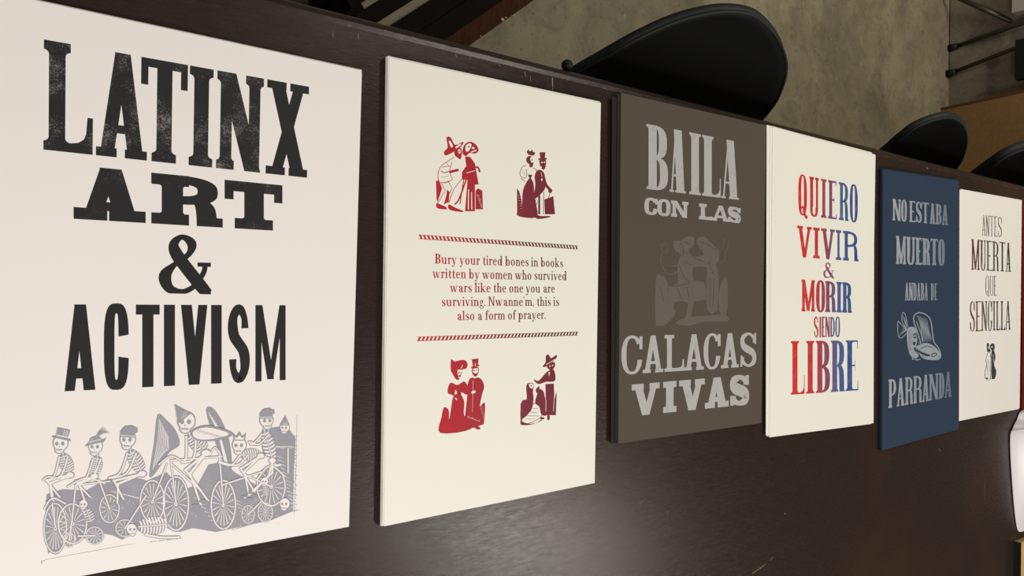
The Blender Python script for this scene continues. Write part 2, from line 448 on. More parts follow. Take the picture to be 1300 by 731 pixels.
        pts = [(.95, .0, S * .9), (.80, .15, S), (.50, .46, S), (.30, .70, S * .95), (.27, .86, S * .7), (.43, .97, T), (.62, .86, S * .75), (.56, .68, T * 1.1), (.28, .50, T), (.09, .30, S * .95), (.17, .09, S * .75), (.42, .03, T * 1.1), (.68, .14, T), (.86, .36, T), (.90, .50, T)]
        o += pen(crom([(w * x, y, t) for x, y, t in pts], 6))
        if B: o += rect(w * .74, .47, w * 1.02, .47 + B * .6) + rect(w * .84, .0, w * 1.02, B * .8)
        o = [[(x, max(0, y)) for x, y in p] for p in o]
    return o

# ---------------------------------------------------------------- printing: small text face (text italics none)
SS, TT = .155, .055
def low(ch):
    X = .64; S, T = SS, TT; o = []; n = 2.1
    fs = lambda x, y=0, e=.085: rect(x - S / 2 - e, y, x + S / 2 + e, y + .05)
    fl = lambda x, y: [[(x - S / 2 - .1, y - .07), (x - S / 2, y - .10), (x + S / 2, y), (x - S / 2, y - .005)]]
    if ch == 'B': o = cap('B', .66, st(.2, .06, .06, .07)); return o, .72
    if ch == 'N': o = cap('N', .8, st(.14, .06, .05, .09)); return o, .86
    if ch == '.': return ell(.12, .075, .08, .08, 10), .26
    if ch == ',': return ell(.12, .075, .08, .08, 10) + pen([(.17, .06, .08), (.10, -.14, .03)]), .27
    if ch == "'": return ell(.1, .93, .07, .07, 10) + pen([(.14, .92, .07), (.07, .76, .02)]), .22
    if ch == ' ': return [], .30
    if ch in 'ilhbkdtur' or ch in 'nm': pass
    if ch == 'i': return rect(.1, 0, .1 + S, X) + fs(.1 + S / 2) + fl(.1 + S / 2, X) + ell(.1 + S / 2, .87, .09, .085, 10), .36
    if ch == 'l': return rect(.1, 0, .1 + S, 1) + fs(.1 + S / 2) + fl(.1 + S / 2, 1), .36
    if ch in 'hnm':
        x = .1 + S / 2; top = 1 if ch == 'h' else X
        o = rect(.1, 0, .1 + S, top) + fs(x) + fl(x, top)
        k = 2 if ch == 'm' else 1; step = .34
        for i in range(k):
            a = x + step * i; b = a + step
            o += ring((a + b + S / 2) / 2 - S * .1, X - .2, (b + S / 2 - a) / 2 + S * .1, .2, S, T * 1.3, 0, 150, n, 12) + rect(b - S / 2, 0, b + S / 2, X - .2) + fs(b)
        return o, .1 + S + step * k + .1
    if ch == 'u':
        x = .1 + S / 2; b = x + .36
        return rect(.1, .2, .1 + S, X) + fl(x, X) + ring((x + b) / 2, .2, .18 + S / 2, .21, S, T * 1.3, 180, 330, n, 12) + rect(b - S / 2, 0, b + S / 2, X) + fl(b, X) + rect(b, 0, b + S / 2 + .08, .05), .76
    if ch == 'r':
        x = .1 + S / 2
        return rect(.1, 0, .1 + S, X) + fs(x) + fl(x, X) + pen(crom([(x, X - .22, T), (x + .12, X - .05, T * 1.3), (x + .22, X - .03, .09)])) + ell(x + .25, X - .1, .08, .08, 10), .5
    if ch in 'bdpq':
        left = ch in 'bp'; x = .1 + S / 2 if left else .1 + .44
        y0, y1 = (0, 1) if ch in 'bd' else (-.3, X)
        o = rect(x - S / 2, y0, x + S / 2, y1) + fl(x, y1)
        if ch == 'p': o += fs(x, -.3)
        if ch == 'd': o += rect(x, 0, x + S / 2 + .08, .05)
        o += ring(.1 + .22 + S / 2 * (1 if left else -.2), X / 2, .25, X / 2 + .01, S, T * 1.2, 0, 360, n, 24)
        return o, .74
    if ch == 'o': return ring(.33, X / 2, .27, X / 2 + .012, S * 1.05, T * 1.1, 0, 360, n, 24), .68
    if ch == 'e': return ring(.31, X / 2, .25, X / 2 + .012, S, T * 1.1, 20, 325, n, 24) + rect(.12, .34, .55, .34 + T) + ring(.31, X / 2, .25, X / 2 + .012, S * .9, T, 3, 24, n, 3), .62
    if ch == 'a':
        b = .1 + .36
        return rect(b - S / 2, .08, b + S / 2, X - .18) + ring(b - .16, X - .2, .16 + S / 2, .21, S, T * 1.2, 0, 150, n, 12) + ell(b - .27, X - .16, .08, .08, 10) + ring(b - .13, .18, .22, .19, S, T * 1.2, 0, 360, n, 18) + pen(crom([(b, .12, S), (b + .06, .03, S * .7), (b + .17, .05, T)])), .68
    if ch == 's':
        return pen(crom([(.43, .46, .06), (.38, .58, T), (.25, .615, T), (.14, .5, S * .8), (.22, .38, S), (.38, .27, S), (.45, .15, S * .8), (.33, .03, T), (.2, .03, T), (.12, .17, .06)], 5)) + rect(.40, .44, .45, .62) + rect(.1, .02, .15, .2), .54
    if ch == 't': return pen(crom([(.22, .86, .05), (.22, .6, S), (.22, .2, S), (.26, .05, S * .8), (.36, .02, T * 1.2), (.43, .1, T)], 5)) + rect(.06, X - .06, .42, X), .46
    if ch == 'f': return pen(crom([(.22, 0, S), (.22, .75, S), (.28, .95, S * .6), (.38, .98, T), (.44, .95, .07)], 5)) + ell(.44, .88, .075, .075, 10) + rect(.06, X - .06, .42, X) + fs(.22), .46
    if ch == 'k': return rect(.1, 0, .1 + S, 1) + fs(.1 + S / 2) + fl(.1 + S / 2, 1) + pen([(.2, .24, T), (.54, X - .03, T)]) + pen([(.3, .36, S), (.56, .03, S)]) + rect(.42, X - .05, .66, X) + rect(.46, 0, .7, .05), .74
    if ch in 'vyw':
        k = 2 if ch == 'w' else 1; o = []
        for i in range(k):
            a = .1 + i * .34
            o += diag(a + .03, X, a + .23, 0, S) + diag(a + .23 + .02, 0, a + .42, X, T)
            o += rect(a - .09, X - .05, a + .16, X)
        o += rect(a + .32, X - .05, a + .54, X)
        if ch == 'y': o += pen(crom([(a + .24, .02, T), (a + .13, -.22, T * 1.3), (a + .02, -.26, T)])) + ell(a, -.2, .075, .07, 10)
        return o, .66 + (k - 1) * .34
    if ch == 'g':
        return ring(.3, .43, .2, .2, S * .9, T, 0, 360, n, 20) + ring(.32, -.12, .25, .17, S * .6, T * 1.2, 0, 360, n, 20) + pen(crom([(.2, .27, T), (.12, .17, T), (.17, .08, S * .6), (.4, .05, S * .6)])) + pen([(.42, .58, T), (.54, .62, .07)]), .62
    return [], .3

# ---------------------------------------------------------------- a printed sheet
class Sheet:
    def __init__(s, name, quad, z, mat, label, cat='poster', thick=.0005, round_tr=0, group=None):
        s.z = z; W = [bp(x, y, z) for x, y in quad]              # TL TR BR BL
        s.o = W[3].copy(); s.o.z = z - thick
        s.root = empty(name, s.o, label, cat, group)
        poly = []
        for i, p in enumerate(W):
            q = p - s.o
            if i == 1 and round_tr:
                a = (W[0] - p).normalized(); b = (W[2] - p).normalized()
                for k in range(6):
                    t = k / 5; u = p + a * round_tr * (1 - t) ** 2 + b * round_tr * t ** 2
                    poly.append(((u - s.o).x, (u - s.o).y))
            else: poly.append((q.x, q.y))
        bm_obj('sheet', prism_bm(poly[::-1], 0, thick), mat, s.root)
        s.thick = thick; s.W = W
    def P(s, px, py):
        q = bp(px, py, s.z); return (q.x - s.o.x, q.y - s.o.y)
    def emit(s, name, layers, mats, fn=None, label=None):
        """layers: list of (layer height, material index, [polygons in local xy])"""
        V = []; Fc = []; fm = []; k = 0
        for lay, mi, polys in layers:
            for p in polys:
                z = s.thick + .00003 + lay * .00006 + (k % 40) * 1.0e-6; k += 1
                q = [fn(*v[:2]) if fn else v for v in p]
                ar = sum(q[i][0] * q[(i + 1) % len(q)][1] - q[(i + 1) % len(q)][0] * q[i][1] for i in range(len(q)))
                if abs(ar) < 1e-10: continue
                if ar < 0: q = q[::-1]
                b = len(V); V += [(x, y, z) for x, y in q]; Fc.append(tuple(range(b, b + len(q)))); fm.append(mi)
        o = mesh_obj(name, V, Fc, mats, s.root, fm=fm)
        if label: o['label'] = label
        return o
    def word(s, text, quad, spans, style, mat, zs, zo, label=None):
        if ' ' in text:
            k = 0
            for t in text.split():
                s.word(t, quad, spans[k:k + len(t)], style, mat, zs, zo, label); k += len(t)
            return
        s._word(text, quad, spans, style, mat, zs, zo, label)
    def _word(s, text, quad, spans, style, mat, zs, zo, label=None):
        """quad TL TR BR BL and letter spans, read in a crop of scale zs and offset zo"""
        m = lambda x, y: (zo[0] + x / zs, zo[1] + y / zs)
        TL, TR, BR, BL = [Vector(s.P(*m(*q))) for q in quad]
        polys = []
        def at(u, v): return (BL + (BR - BL) * u) * (1 - v) + (TL + (TR - TL) * u) * v
        ml = at(0, .5); mr = at(1, .5); d = mr - ml
        def U(px):                                              # crop x at mid height -> u
            x = (px - quad[0][0]) / (quad[1][0] - quad[0][0])
            ym = (quad[0][1] + quad[3][1]) / 2 * (1 - x) + (quad[1][1] + quad[2][1]) / 2 * x
            q = Vector(s.P(*m(px, ym))); return (q - ml).dot(d) / d.dot(d)
        for ch, sp in zip(text, spans):
            u0, u1 = U(sp[0]), U(sp[1]); um = (u0 + u1) / 2
            Hh = (at(um, 1) - at(um, 0)).length; wd = (u1 - u0) * d.length / Hh
            hi = (quad[3][1] - quad[0][1]) * (1 - um) + (quad[2][1] - quad[1][1]) * um
            k = wd / ((sp[1] - sp[0]) / hi); k = 1 + (k - 1) * .8                     # stems are read in the foreshortened view
            sk = dict(style); sk['S'] *= k; sk['E'] *= k; sk['D'] *= k
            for p in cap(ch, wd, sk):
                polys.append([tuple(at(u0 + (u1 - u0) * x / wd, y)) for x, y in p])
        return s.emit('printed_word', [(0, 0, polys)], [mat], label=label)
    def text(s, txt, l, r, hl, hr, mat, zs, zo):
        """l, r: baseline ends; hl, hr: cap heights, all in crop units"""
        m = lambda x, y: (zo[0] + x / zs, zo[1] + y / zs)
        BL, BR = Vector(s.P(*m(*l))), Vector(s.P(*m(*r)))
        TL, TR = Vector(s.P(*m(l[0], l[1] - hl))), Vector(s.P(*m(r[0], r[1] - hr)))
        x = 0; G = []
        for ch in txt:
            p, wd = low(ch); G.append((x, p)); x += wd
        polys = []
        for gx, P_ in G:
            for p in P_:
                q = []
                for (a, b) in p:
                    u = (gx + a) / x; B_ = BL + (BR - BL) * u; T_ = TL + (TR - TL) * u; q.append(tuple(B_ + (T_ - B_) * b))
                polys.append(q)
        return s.emit('printed_text_line', [(0, 0, polys)], [mat])

def stack(quad, z0, z1, mat, n, shift, label, px_off=(0, 0), jitter=.0008, cat='paper stack'):
    """pile of sheets lying under a poster, joined: nobody could count them"""
    W = [bp(x, y, z1) for x, y in quad]; o = W[3].copy(); o.z = z0
    bm = bmesh.new(); t = (z1 - z0) / n
    for i in range(n):
        dx, dy = shift[0] + random.uniform(-jitter, jitter), shift[1] + random.uniform(-jitter, jitter)
        c = [((p - o).x + dx, (p - o).y + dy) for p in W][::-1]
        prism_bm(c, i * t, i * t + t * .86, bm)
    ob = bm_obj('paper_stack', bm, mat, None, loc=o)
    tag(ob, label, cat, kind='stuff'); return ob
def loose(quad, z, mat, label, thick=.0006, dx=0, dy=0, cat='paper sheet'):
    W = [bp(x, y, z) for x, y in quad]; o = W[3].copy(); o.z = z - thick
    c = [((p - o).x + dx, (p - o).y + dy) for p in W][::-1]
    ob = bm_obj('paper_sheet', prism_bm(c, 0, thick), mat, None, loc=o); tag(ob, label, cat); return ob

Z1, Z2, Z3, Z4, Z5, Z6 = [TZ + k for k in (.0042, .0078, .0062, .0062, .0066, .0036)]
# corners read on the photograph, completed where the frame cuts the sheet
q1r, q1b = bp(459.5, 89.5, Z1), bp(443, 668.5, Z1)
Lt = (bp(43.6, 0, Z1) - q1r).normalized(); Lb = (bp(103, 731, Z1) - q1b).normalized()
class WSheet(Sheet): pass
def proj(p):
    q = RM.transposed() @ (Vector(p) - CAM); return (650 + F * q.x / -q.z, 365.5 - F * q.y / -q.z)
Q1 = [proj(q1r + Lt * .322), (459.5, 89.5), (443, 668.5), proj(q1b + Lb * .322)]
Q2 = [(494.5, 73), (762.8, 130.5), (755, 613), (487.5, 668)]
Q3 = [(788.5, 118), (972.8, 159), (966.5, 537), (785, 563)]
Q4 = [(981, 161), (1111.5, 197), (1106, 538), (977, 555)]
Q5 = [(1121, 215), (1217.5, 229.5), (1217, 545), (1120, 571.5)]
Q6 = [(1218.2, 241), (1296.3, 255), (1293.5, 519), (1217.6, 534.3)]

# ================================================================= poster 1
p1 = Sheet('poster', Q1, Z1, PAPER_W, 'large cream poster with black worn lettering about art and activism, leftmost on the table', round_tr=.004)
stack(Q1, TZ + .0001, Z1 - .0006, PAPER_W, 6, (.0005, .0012), 'cream sheets piled under the leftmost poster with black lettering')
INKW = m_worn('worn_black_ink', srgb(34, 33, 34), srgb(190, 186, 180), .42)
INKL = m_worn('lightly_worn_black_ink', srgb(34, 33, 34), srgb(170, 166, 160), .05)
INK = m_flat('solid_black_ink', srgb(35, 34, 35), .5)
z = 2.7083
s_lat = st(.148, .08, .085, .045, .128, n=3)
def sub(s, text, quad, spans, style, mats, zs, zo):
    return [s.word(text, quad, spans, style, mats, zs, zo)]
Ql = [(150, 135), (1062, 298), (1055, 611), (148, 514)]
spl = [(150, 320), (331, 507), (484, 644), (648, 735), (745, 905), (916, 1061)]
p1.word('LATIN', Ql, spl[:5], s_lat, INKW, z, (0, 0))
p1.word('X', Ql, [spl[5]], st(.15, .1, .085, .045, .115), INK, z, (0, 0))
p1.word('ART', [(253, 567), (970, 637), (970, 117.5 + 677), (253, 752)], [(253, 501), (520, 766), (772, 971)], st(.42, .17, .22, .2, .33, n=2.8, spur=.22), INKL, z, (0, 0))
p1.word('&', [(552, 130), (730, 134), (730, 335), (552, 331)], [(552, 722)], st(.22, .09, .12, .1), INK, z, (0, 250))
s_goth = st(.135, .12, D=.115, n=3.2)
p1.word('ACTIVISM', [(222, 369), (982, 372), (982, 629), (222, 668)], [(222, 328), (357, 443), (467, 549), (562, 603), (622, 713), (725, 763), (785, 857), (878, 982)], s_goth, INK, z, (0, 250))

# ---- own drawing: a procession of skeleton cyclists in silver-grey ink
GREYINK = m_worn('silver_grey_ink', srgb(148, 148, 156), srgb(196, 194, 196), .15, 700, 40)
class Draw:
    def __init__(s): s.L = []
    def ink(s, polys, lay=0): s.L.append((lay, 0, polys))
    def pap(s, polys, lay=1): s.L.append((lay, 1, polys))
    def bone(s, pts, wd, lay=4, out=2.9):
        P_ = crom(pts, 4) if len(pts) > 2 else pts
        s.ink(pen(P_, wd + out * 2), lay); s.pap(pen(P_, wd), lay + 1)
        for e in (pts[0], pts[-1]):
            s.ink(ell(e[0], e[1], wd * .75 + out * .7, wd * .75 + out * .7, 10), lay); s.pap(ell(e[0], e[1], wd * .7, wd * .7, 10), lay + 1)
    def skull(s, x, y, r, d=1, lay=6):
        s.ink(ell(x, y, r * 1.08, r * 1.12), lay); s.pap(ell(x, y, r * .93, r * .97), lay + 1)
        s.ink(ell(x + d * r * .15, y + r * .95, r * .68, r * .5, 12), lay); s.pap(ell(x + d * r * .15, y + r * .9, r * .54, r * .42, 12), lay + 1)
        for k in (-.28, .5): s.ink(ell(x + d * r * k, y + r * .08, r * .24, r * .28, 10), lay + 2)
        s.ink([[(x + d * r * .1, y + r * .55), (x + d * r * .25, y + r * .55), (x + d * r * .17, y + r * .32)]], lay + 2)
        s.ink(pen([(x + d * r * -.25, y + r * .88), (x + d * r * .6, y + r * .85)], r * .09), lay + 2)
        for k in range(5): s.ink(pen([(x + d * r * (-.15 + .17 * k), y + r * .76), (x + d * r * (-.15 + .17 * k), y + r * 1.05)], r * .06), lay + 2)
    def ribs(s, x0, y0, x1, y1, wd, n=7, lay=3):
        """rib cage between neck (x0,y0) and waist (x1,y1)"""
        dx, dy = x1 - x0, y1 - y0; l = math.hypot(dx, dy); ux, uy = dx / l, dy / l; nx, ny = -uy, ux
        body = []
        for t in range(0, 21):
            a = math.pi * 2 * t / 20; body.append((x0 + dx * .5 + ux * l * .55 * math.cos(a) + nx * wd * math.sin(a), y0 + dy * .5 + uy * l * .55 * math.cos(a) + ny * wd * math.sin(a)))
        s.ink([body[:-1]], lay)
        for i in range(n):
            t = (i + .7) / (n + .4); ww = wd * .93 * math.sqrt(max(.05, 1 - ((t - .5) / .56) ** 2)); cx, cy = x0 + dx * t, y0 + dy * t
            pts = [(cx + nx * ww * k - ux * l * .06 * (k * k - 1), cy + ny * ww * k - uy * l * .06 * (k * k - 1), l * .06 * (1.15 - .4 * abs(k))) for k in (-1, -.6, -.15, .15, .6, 1)]
            s.pap(pen(pts[:3]), lay + 1); s.pap(pen(pts[3:]), lay + 1)
        s.pap(pen([(x0, y0), (x1, y1)], wd * .12), lay + 2)
    def wheel(s, x, y, rx, ry, spokes=14, fill=True, lay=2, rim=5, solid=True):
        if fill: s.ink(ell(x, y, rx + 1.5, ry + 1.5, 28), lay)
        c = [(x + rx * .93 * math.cos(R(a)), y + ry * .95 * math.sin(R(a))) for a in range(0, 360, 12)]
        (s.pap if fill else s.ink)(pen(c, rim * .75, True), lay + 1)
        for k in range(spokes):
            a = 2 * math.pi * (k + .3) / spokes
            (s.pap if fill else s.ink)(pen([(x + rx * .16 * math.cos(a), y + ry * .16 * math.sin(a), 1.0), (x + rx * .82 * math.cos(a), y + ry * .82 * math.sin(a), rim * .62)]), lay + 1)
        s.pap(ell(x, y, rx * .13, ry * .1, 10), lay + 1); s.ink(ell(x, y, rx * .07, ry * .05, 8), lay + 2)
    def hatch(s, x0, y0, x1, y1, n, dx, dy, wd, lay=1, paper=True):
        for i in range(n):
            t = (i + .5) / n; x, y = x0 + (x1 - x0) * t, y0 + (y1 - y0) * t
            k = .6 + .6 * random.random()
            (s.pap if paper else s.ink)(pen([(x, y, wd), (x + dx * k, y + dy * k, wd * .3)]), lay)
    def hat(s, kind, x, y, r, tilt=0, lay=9):
        c, q = math.cos(R(tilt)), math.sin(R(tilt))
        T = lambda P_: [(x + a * c * r - b * q * r, y + a * q * r + b * c * r) for a, b in P_]
        if kind == 'top':
            s.ink([T([(-.75, -.5), (.75, -.5), (.9, -1.9), (-.85, -1.9)]), T([(-1.3, -.5), (1.3, -.5), (1.15, -.72), (-1.15, -.72)])], lay)
            s.pap([T([(-.72, -.85), (.74, -.85), (.75, -1.0), (-.73, -1.0)])], lay + 1)
            for k in (.1, .35, .55): s.pap([T([(k, -1.08), (k + .07, -1.08), (k + .1, -1.8), (k + .04, -1.8)])], lay + 1)
        elif kind == 'brim':
            s.ink([T([(-1.5, -.15), (-1, -.55), (1.2, -.75), (1.7, -.9), (1.2, -.4), (0, -.35)])] + [T([(-.9, -.5), (-.6, -1.2), (.2, -1.4), (.8, -1.15), (1, -.7)])], lay)
            s.pap([T([(-.85, -.62), (.95, -.82), (.95, -.9), (-.8, -.72)])], lay + 1)
            for k in range(7): s.ink(pen([T([(.2, -1.2)])[0] + (2,), T([(.7 + k * .12, -1.9 + k * .03)])[0] + (2.5,), T([(1.5 + k * .13, -2.6 + k * .18)])[0] + (.8,)]), lay)
        elif kind == 'cap':
            s.ink([T([(-1, -.2), (-1.05, -.9), (-.5, -1.6), (.4, -1.75), (1.15, -1.45), (1.2, -.95), (.85, -.8), (1, -.25)])], lay)
            s.pap([T([(-.95, -.38), (.95, -.42), (.95, -.5), (-.95, -.46)])], lay + 1)
        elif kind == 'crown':
            s.ink([T([(-.8, -.6), (-.95, -1.7), (-.45, -1.15), (0, -1.85), (.45, -1.15), (.95, -1.7), (.8, -.6)])], lay)
            s.pap([T([(-.6, -.75), (-.7, -1.2), (-.4, -.95), (0, -1.4), (.4, -.95), (.7, -1.2), (.6, -.75)])], lay + 1)
        elif kind == 'cone':
            s.ink([T([(-.95, -.35), (.1, -2.3), (.95, -.35)])], lay)
            s.hatch(*T([(-.4, -.5)])[0], *T([(.5, -.5)])[0], 5, r * .02, -r * .7, 1.4, lay + 1)
    def rider(s, x, y, r, hat, d=1, tilt=0, wx=0, wy=0, bike=None, foot=None):
        """skull at x,y; waist at wx,wy; hands on bike; foot on the pedal"""
        nx, ny = x - d * r * .3, y + r * 1.5
        s.ribs(nx, ny, wx, wy, r * .95, 8)
        s.bone([(nx, ny - r * .2), (x, y + r * .8)], r * .22, 4)
        s.skull(x, y, r, d); s.hat(hat, x, y, r, tilt)
        sx, sy = nx + (wx - nx) * .15, ny + (wy - ny) * .15
        for k in (-.6, .5):
            s.bone([(sx + k * r, sy), ((sx + bike[0]) / 2 + k * r * .8 - d * r * .3, (sy + bike[1]) / 2 + r * .9), (bike[0] + k * r * .3, bike[1])], r * .2, 5)
        s.ink(ell(wx, wy + r * .2, r * .65, r * .5, 12), 5); s.pap(ell(wx, wy + r * .2, r * .5, r * .36, 12), 6)
        for k in (0, 1):
            kx, ky = (wx + foot[0]) / 2 + d * r * (1.5 + .5 * k), (wy + foot[1]) / 2 - r * (.5 + .4 * k)
            s.bone([(wx, wy + r * .2), (kx, ky)], r * .26, 5); s.bone([(kx, ky), (foot[0] + k * r * .8, foot[1] - k * r * .5)], r * .2, 5)
            s.ink(ell(foot[0] + d * r * .5 + k * r * .8, foot[1] + r * .1 - k * r * .5, r * .6, r * .2, 8), 6)
d = Draw()
random.seed(3)
# ground mass with ragged burin edges
d.ink([[(178, 415), (240, 395), (330, 400), (420, 350), (520, 350), (560, 360), (540, 440), (560, 520), (470, 590), (430, 572), (360, 560), (330, 585), (240, 580), (185, 645), (170, 560)]])
d.ink([[(545, 370), (640, 330), (700, 400), (760, 375), (800, 300), (860, 290), (900, 330), (985, 380), (1010, 330), (1090, 300), (1130, 240), (1128, 330), (1125, 480), (1040, 515), (900, 545), (830, 560), (740, 545), (690, 560), (640, 545), (560, 500)]])
d.ink([[(1000, 210), (1040, 160), (1100, 150), (1135, 200), (1130, 300), (1060, 300), (1010, 260)]])
d.ink([crom([(604, 108), (640, 130), (676, 172), (690, 225), (650, 255), (600, 330), (572, 345), (590, 220)], 3, True), crom([(790, 92), (815, 82), (850, 130), (878, 200), (890, 280), (886, 340), (860, 300), (820, 200)], 3, True)])
for k in range(9): d.pap(pen(crom([(612 + k * 4, 126 + k * 8), (606 + k * 5, 200 + k * 5), (586 + k * 6, 320 - k * 9)]), 2.2), 1)
for k in range(6): d.pap(pen(crom([(800 + k * 7, 100 + k * 10), (836 + k * 4, 180 + k * 10), (862 + k * 3, 290 + k * 4)]), 2.4), 1)
for (a, b, c_, e, nn) in ((190, 470, 190, 640, 12), (420, 400, 540, 430, 9), (740, 420, 830, 540, 7), (900, 430, 940, 530, 7), (1010, 230, 1120, 230, 12), (1060, 260, 1120, 470, 14)):
    d.hatch(a, b, c_, e, nn, 26, 10, 2.4, 1)
d.hatch(160, 668, 470, 612, 12, 80, -14, 2.0, 0, False); d.hatch(880, 555, 1120, 480, 12, 46, -12, 2.0, 0, False); d.hatch(560, 600, 690, 585, 4, 40, -6, 3, 0, False)
# the dark bank in front has light tufts
for k in range(46):
    a = random.uniform(170, 1120); b = random.uniform(430, 545)
    d.pap(pen([(a, b, 1.6), (a + random.uniform(-9, 9), b - random.uniform(6, 16), .5)]), 1)
for wv in ((212, 545, 46, 100, 18, 5), (278, 528, 58, 80, 16, 5.5), (420, 470, 40, 56, 12, 4.5), (585, 442, 50, 84, 16, 5.5), (675, 450, 52, 108, 18, 6), (857, 455, 50, 98, 18, 6), (1040, 385, 58, 78, 16, 5.5), (265, 590, 24, 28, 10, 3.5), (363, 573, 35, 35, 12, 4), (952, 492, 26, 36, 10, 3.5), (1018, 484, 30, 38, 14, 3.5), (480, 545, 38, 34, 10, 4)):
    d.wheel(wv[0], wv[1], wv[2], wv[3], wv[4], True, 2, wv[5])
# frames
for a, b in (((212, 540), (190, 370)), ((190, 370), (260, 350)), ((275, 525), (290, 380)), ((290, 380), (420, 365)), ((420, 470), (380, 360)), ((585, 440), (640, 300)), ((675, 450), (655, 285)), ((655, 285), (850, 270)), ((660, 300), (770, 400)), ((857, 455), (840, 250)), ((850, 380), (1000, 330)), ((1040, 385), (940, 340)), ((480, 545), (560, 420)), ((265, 590), (275, 520)), ((363, 573), (300, 575)), ((952, 492), (1000, 445)), ((1105, 240), (1105, 330))):
    d.bone([a, b], 4.5, 5, 2)
for pts in (((165, 360), (185, 348), (235, 355)), ((260, 385), (330, 352), (400, 372)), ((610, 300), (655, 268), (700, 290)), ((805, 262), (825, 235), (845, 262)), ((170, 470), (200, 430), (250, 450)), ((985, 360), (1035, 305), (1092, 345))):
    d.bone(list(pts), 5, 6, 2)
d.rider(232, 218, 29, 'top', -1, 12, 268, 335, (182, 362), (205, 440))
d.rider(366, 230, 27, 'brim', -1, -8, 362, 340, (300, 372), (325, 440))
d.rider(490, 203, 30, 'cap', -1, 4, 545, 330, (425, 352), (450, 450))
d.rider(715, 134, 34, 'cone', -1, -38, 790, 250, (705, 292), (770, 455))
d.rider(918, 225, 27, 'crown', -1, 0, 1000, 262, (845, 292), (955, 420))
d.rider(1022, 130, 26, 'cap', 1, 0, 1045, 280, (960, 215), (940, 430))
d.skull(1092, 158, 18, -1); d.hat('cone', 1092, 158, 20)
d.skull(320, 452, 16, -1); d.ribs(330, 470, 350, 520, 20, 5); d.skull(1015, 365, 14, -1); d.ribs(1018, 382, 1022, 420, 14, 5)
d.skull(1092, 450, 20, -1); d.skull(505, 548, 20, 1); d.ribs(530, 540, 640, 530, 36, 9); d.bone([(560, 570), (620, 580), (685, 580)], 7)
# cape streaming over the middle rider
d.ink([crom([(735, 170), (790, 150), (860, 165), (895, 185), (850, 205), (780, 212), (740, 200)], 3, True)], 9)
d.pap([crom([(742, 172), (790, 158), (850, 170), (878, 184), (840, 198), (782, 205), (745, 196)], 3, True)], 10)
d.hatch(760, 165, 860, 195, 14, -22, 6, 1.6, 11, False)
# tooth-comb edge marks down the right side
for k in range(24): d.ink(pen([(1125 + (k % 2) * 6, 190 + k * 12.5), (1140 - (k % 3) * 3, 194 + k * 12.5)], 2.2), 1)
d.ink(pen([(1140, 110), (1137, 300), (1128, 495)], 1.8), 0)
d.ink(pen([(158, 672), (172, 670)], 3) + pen([(160, 672), (159, 683)], 3), 0)
z3 = 3.0233
p1.emit('printed_illustration', d.L, [GREYINK, PAPER_W], lambda x, y: p1.P(x / z3, 490 + y / z3))

# ================================================================= poster 2
p2 = Sheet('poster', Q2, Z2, PAPER, 'cream poster with a red serif verse between rope rules and four red couples')
stack(Q2, TZ + .0001, Z2 - .0006, PAPER, 12, (-.0010, .0008), 'thick pile of cream sheets under the poster with the red couples', jitter=.0010)
x0 = p2.P(535, 300)[0]; x1 = p2.P(735, 300)[0]
REDG = m_grad('red_to_maroon_ink', [(0, srgb(186, 24, 36)), (.35, srgb(160, 34, 46)), (.62, srgb(118, 36, 50)), (1, srgb(104, 30, 42))], x0, x1)
TXG = m_grad('red_to_brown_text_ink', [(0, srgb(186, 28, 40)), (.3, srgb(148, 38, 44)), (.65, srgb(100, 42, 44)), (1, srgb(92, 40, 38))], x0, x1)
zt, zo = 5.219, (530, 300)
p2.text('Bury your tired bones in books', (116, 180), (966, 205), 66, 62, TXG, zt, zo)
p2.text('written by women who survived', (98, 275), (990, 291), 66, 62, TXG, zt, zo)
p2.text('wars like the one you are', (214, 369), (912, 373), 65, 61, TXG, zt, zo)
p2.text("surviving. Nwanne'm, this is", (157, 462), (940, 460), 65, 61, TXG, zt, zo)
p2.text('also a form of prayer.', (260, 556), (852, 546), 64, 61, TXG, zt, zo)
for (a, b) in (((531.5, 300.5), (733.5, 314)), ((529.5, 430.2), (733.5, 423.3))):
    A, B = Vector(p2.P(*a)), Vector(p2.P(*b)); dd = (B - A); L = dd.length; dd.normalize(); nn = Vector((-dd.y, dd.x)); h = .0022; N = 46; P_ = []
    for k in range(N):
        t0 = L * k / N; wv = L / N * .56
        P_.append([tuple(A + dd * (t0 + (-.5 if a[1] < 400 else .5) * .0 + (wv * .9 if a[1] > 400 else 0)) + nn * h), tuple(A + dd * (t0 + wv + (wv * .9 if a[1] > 400 else 0)) + nn * h),
                   tuple(A + dd * (t0 + wv + (wv * .9 if a[1] < 400 else 0)) - nn * h), tuple(A + dd * (t0 + (wv * .9 if a[1] < 400 else 0)) - nn * h)])
    P_.append([tuple(A + nn * (h + .0002)), tuple(B + nn * (h + .0002)), tuple(B + nn * (h - .0003)), tuple(A + nn * (h - .0003))])
    P_.append([tuple(A - nn * (h + .0002)), tuple(B - nn * (h + .0002)), tuple(B - nn * (h - .0003)), tuple(A - nn * (h - .0003))])
    p2.emit('printed_rule', [(0, 0, P_)], [TXG])

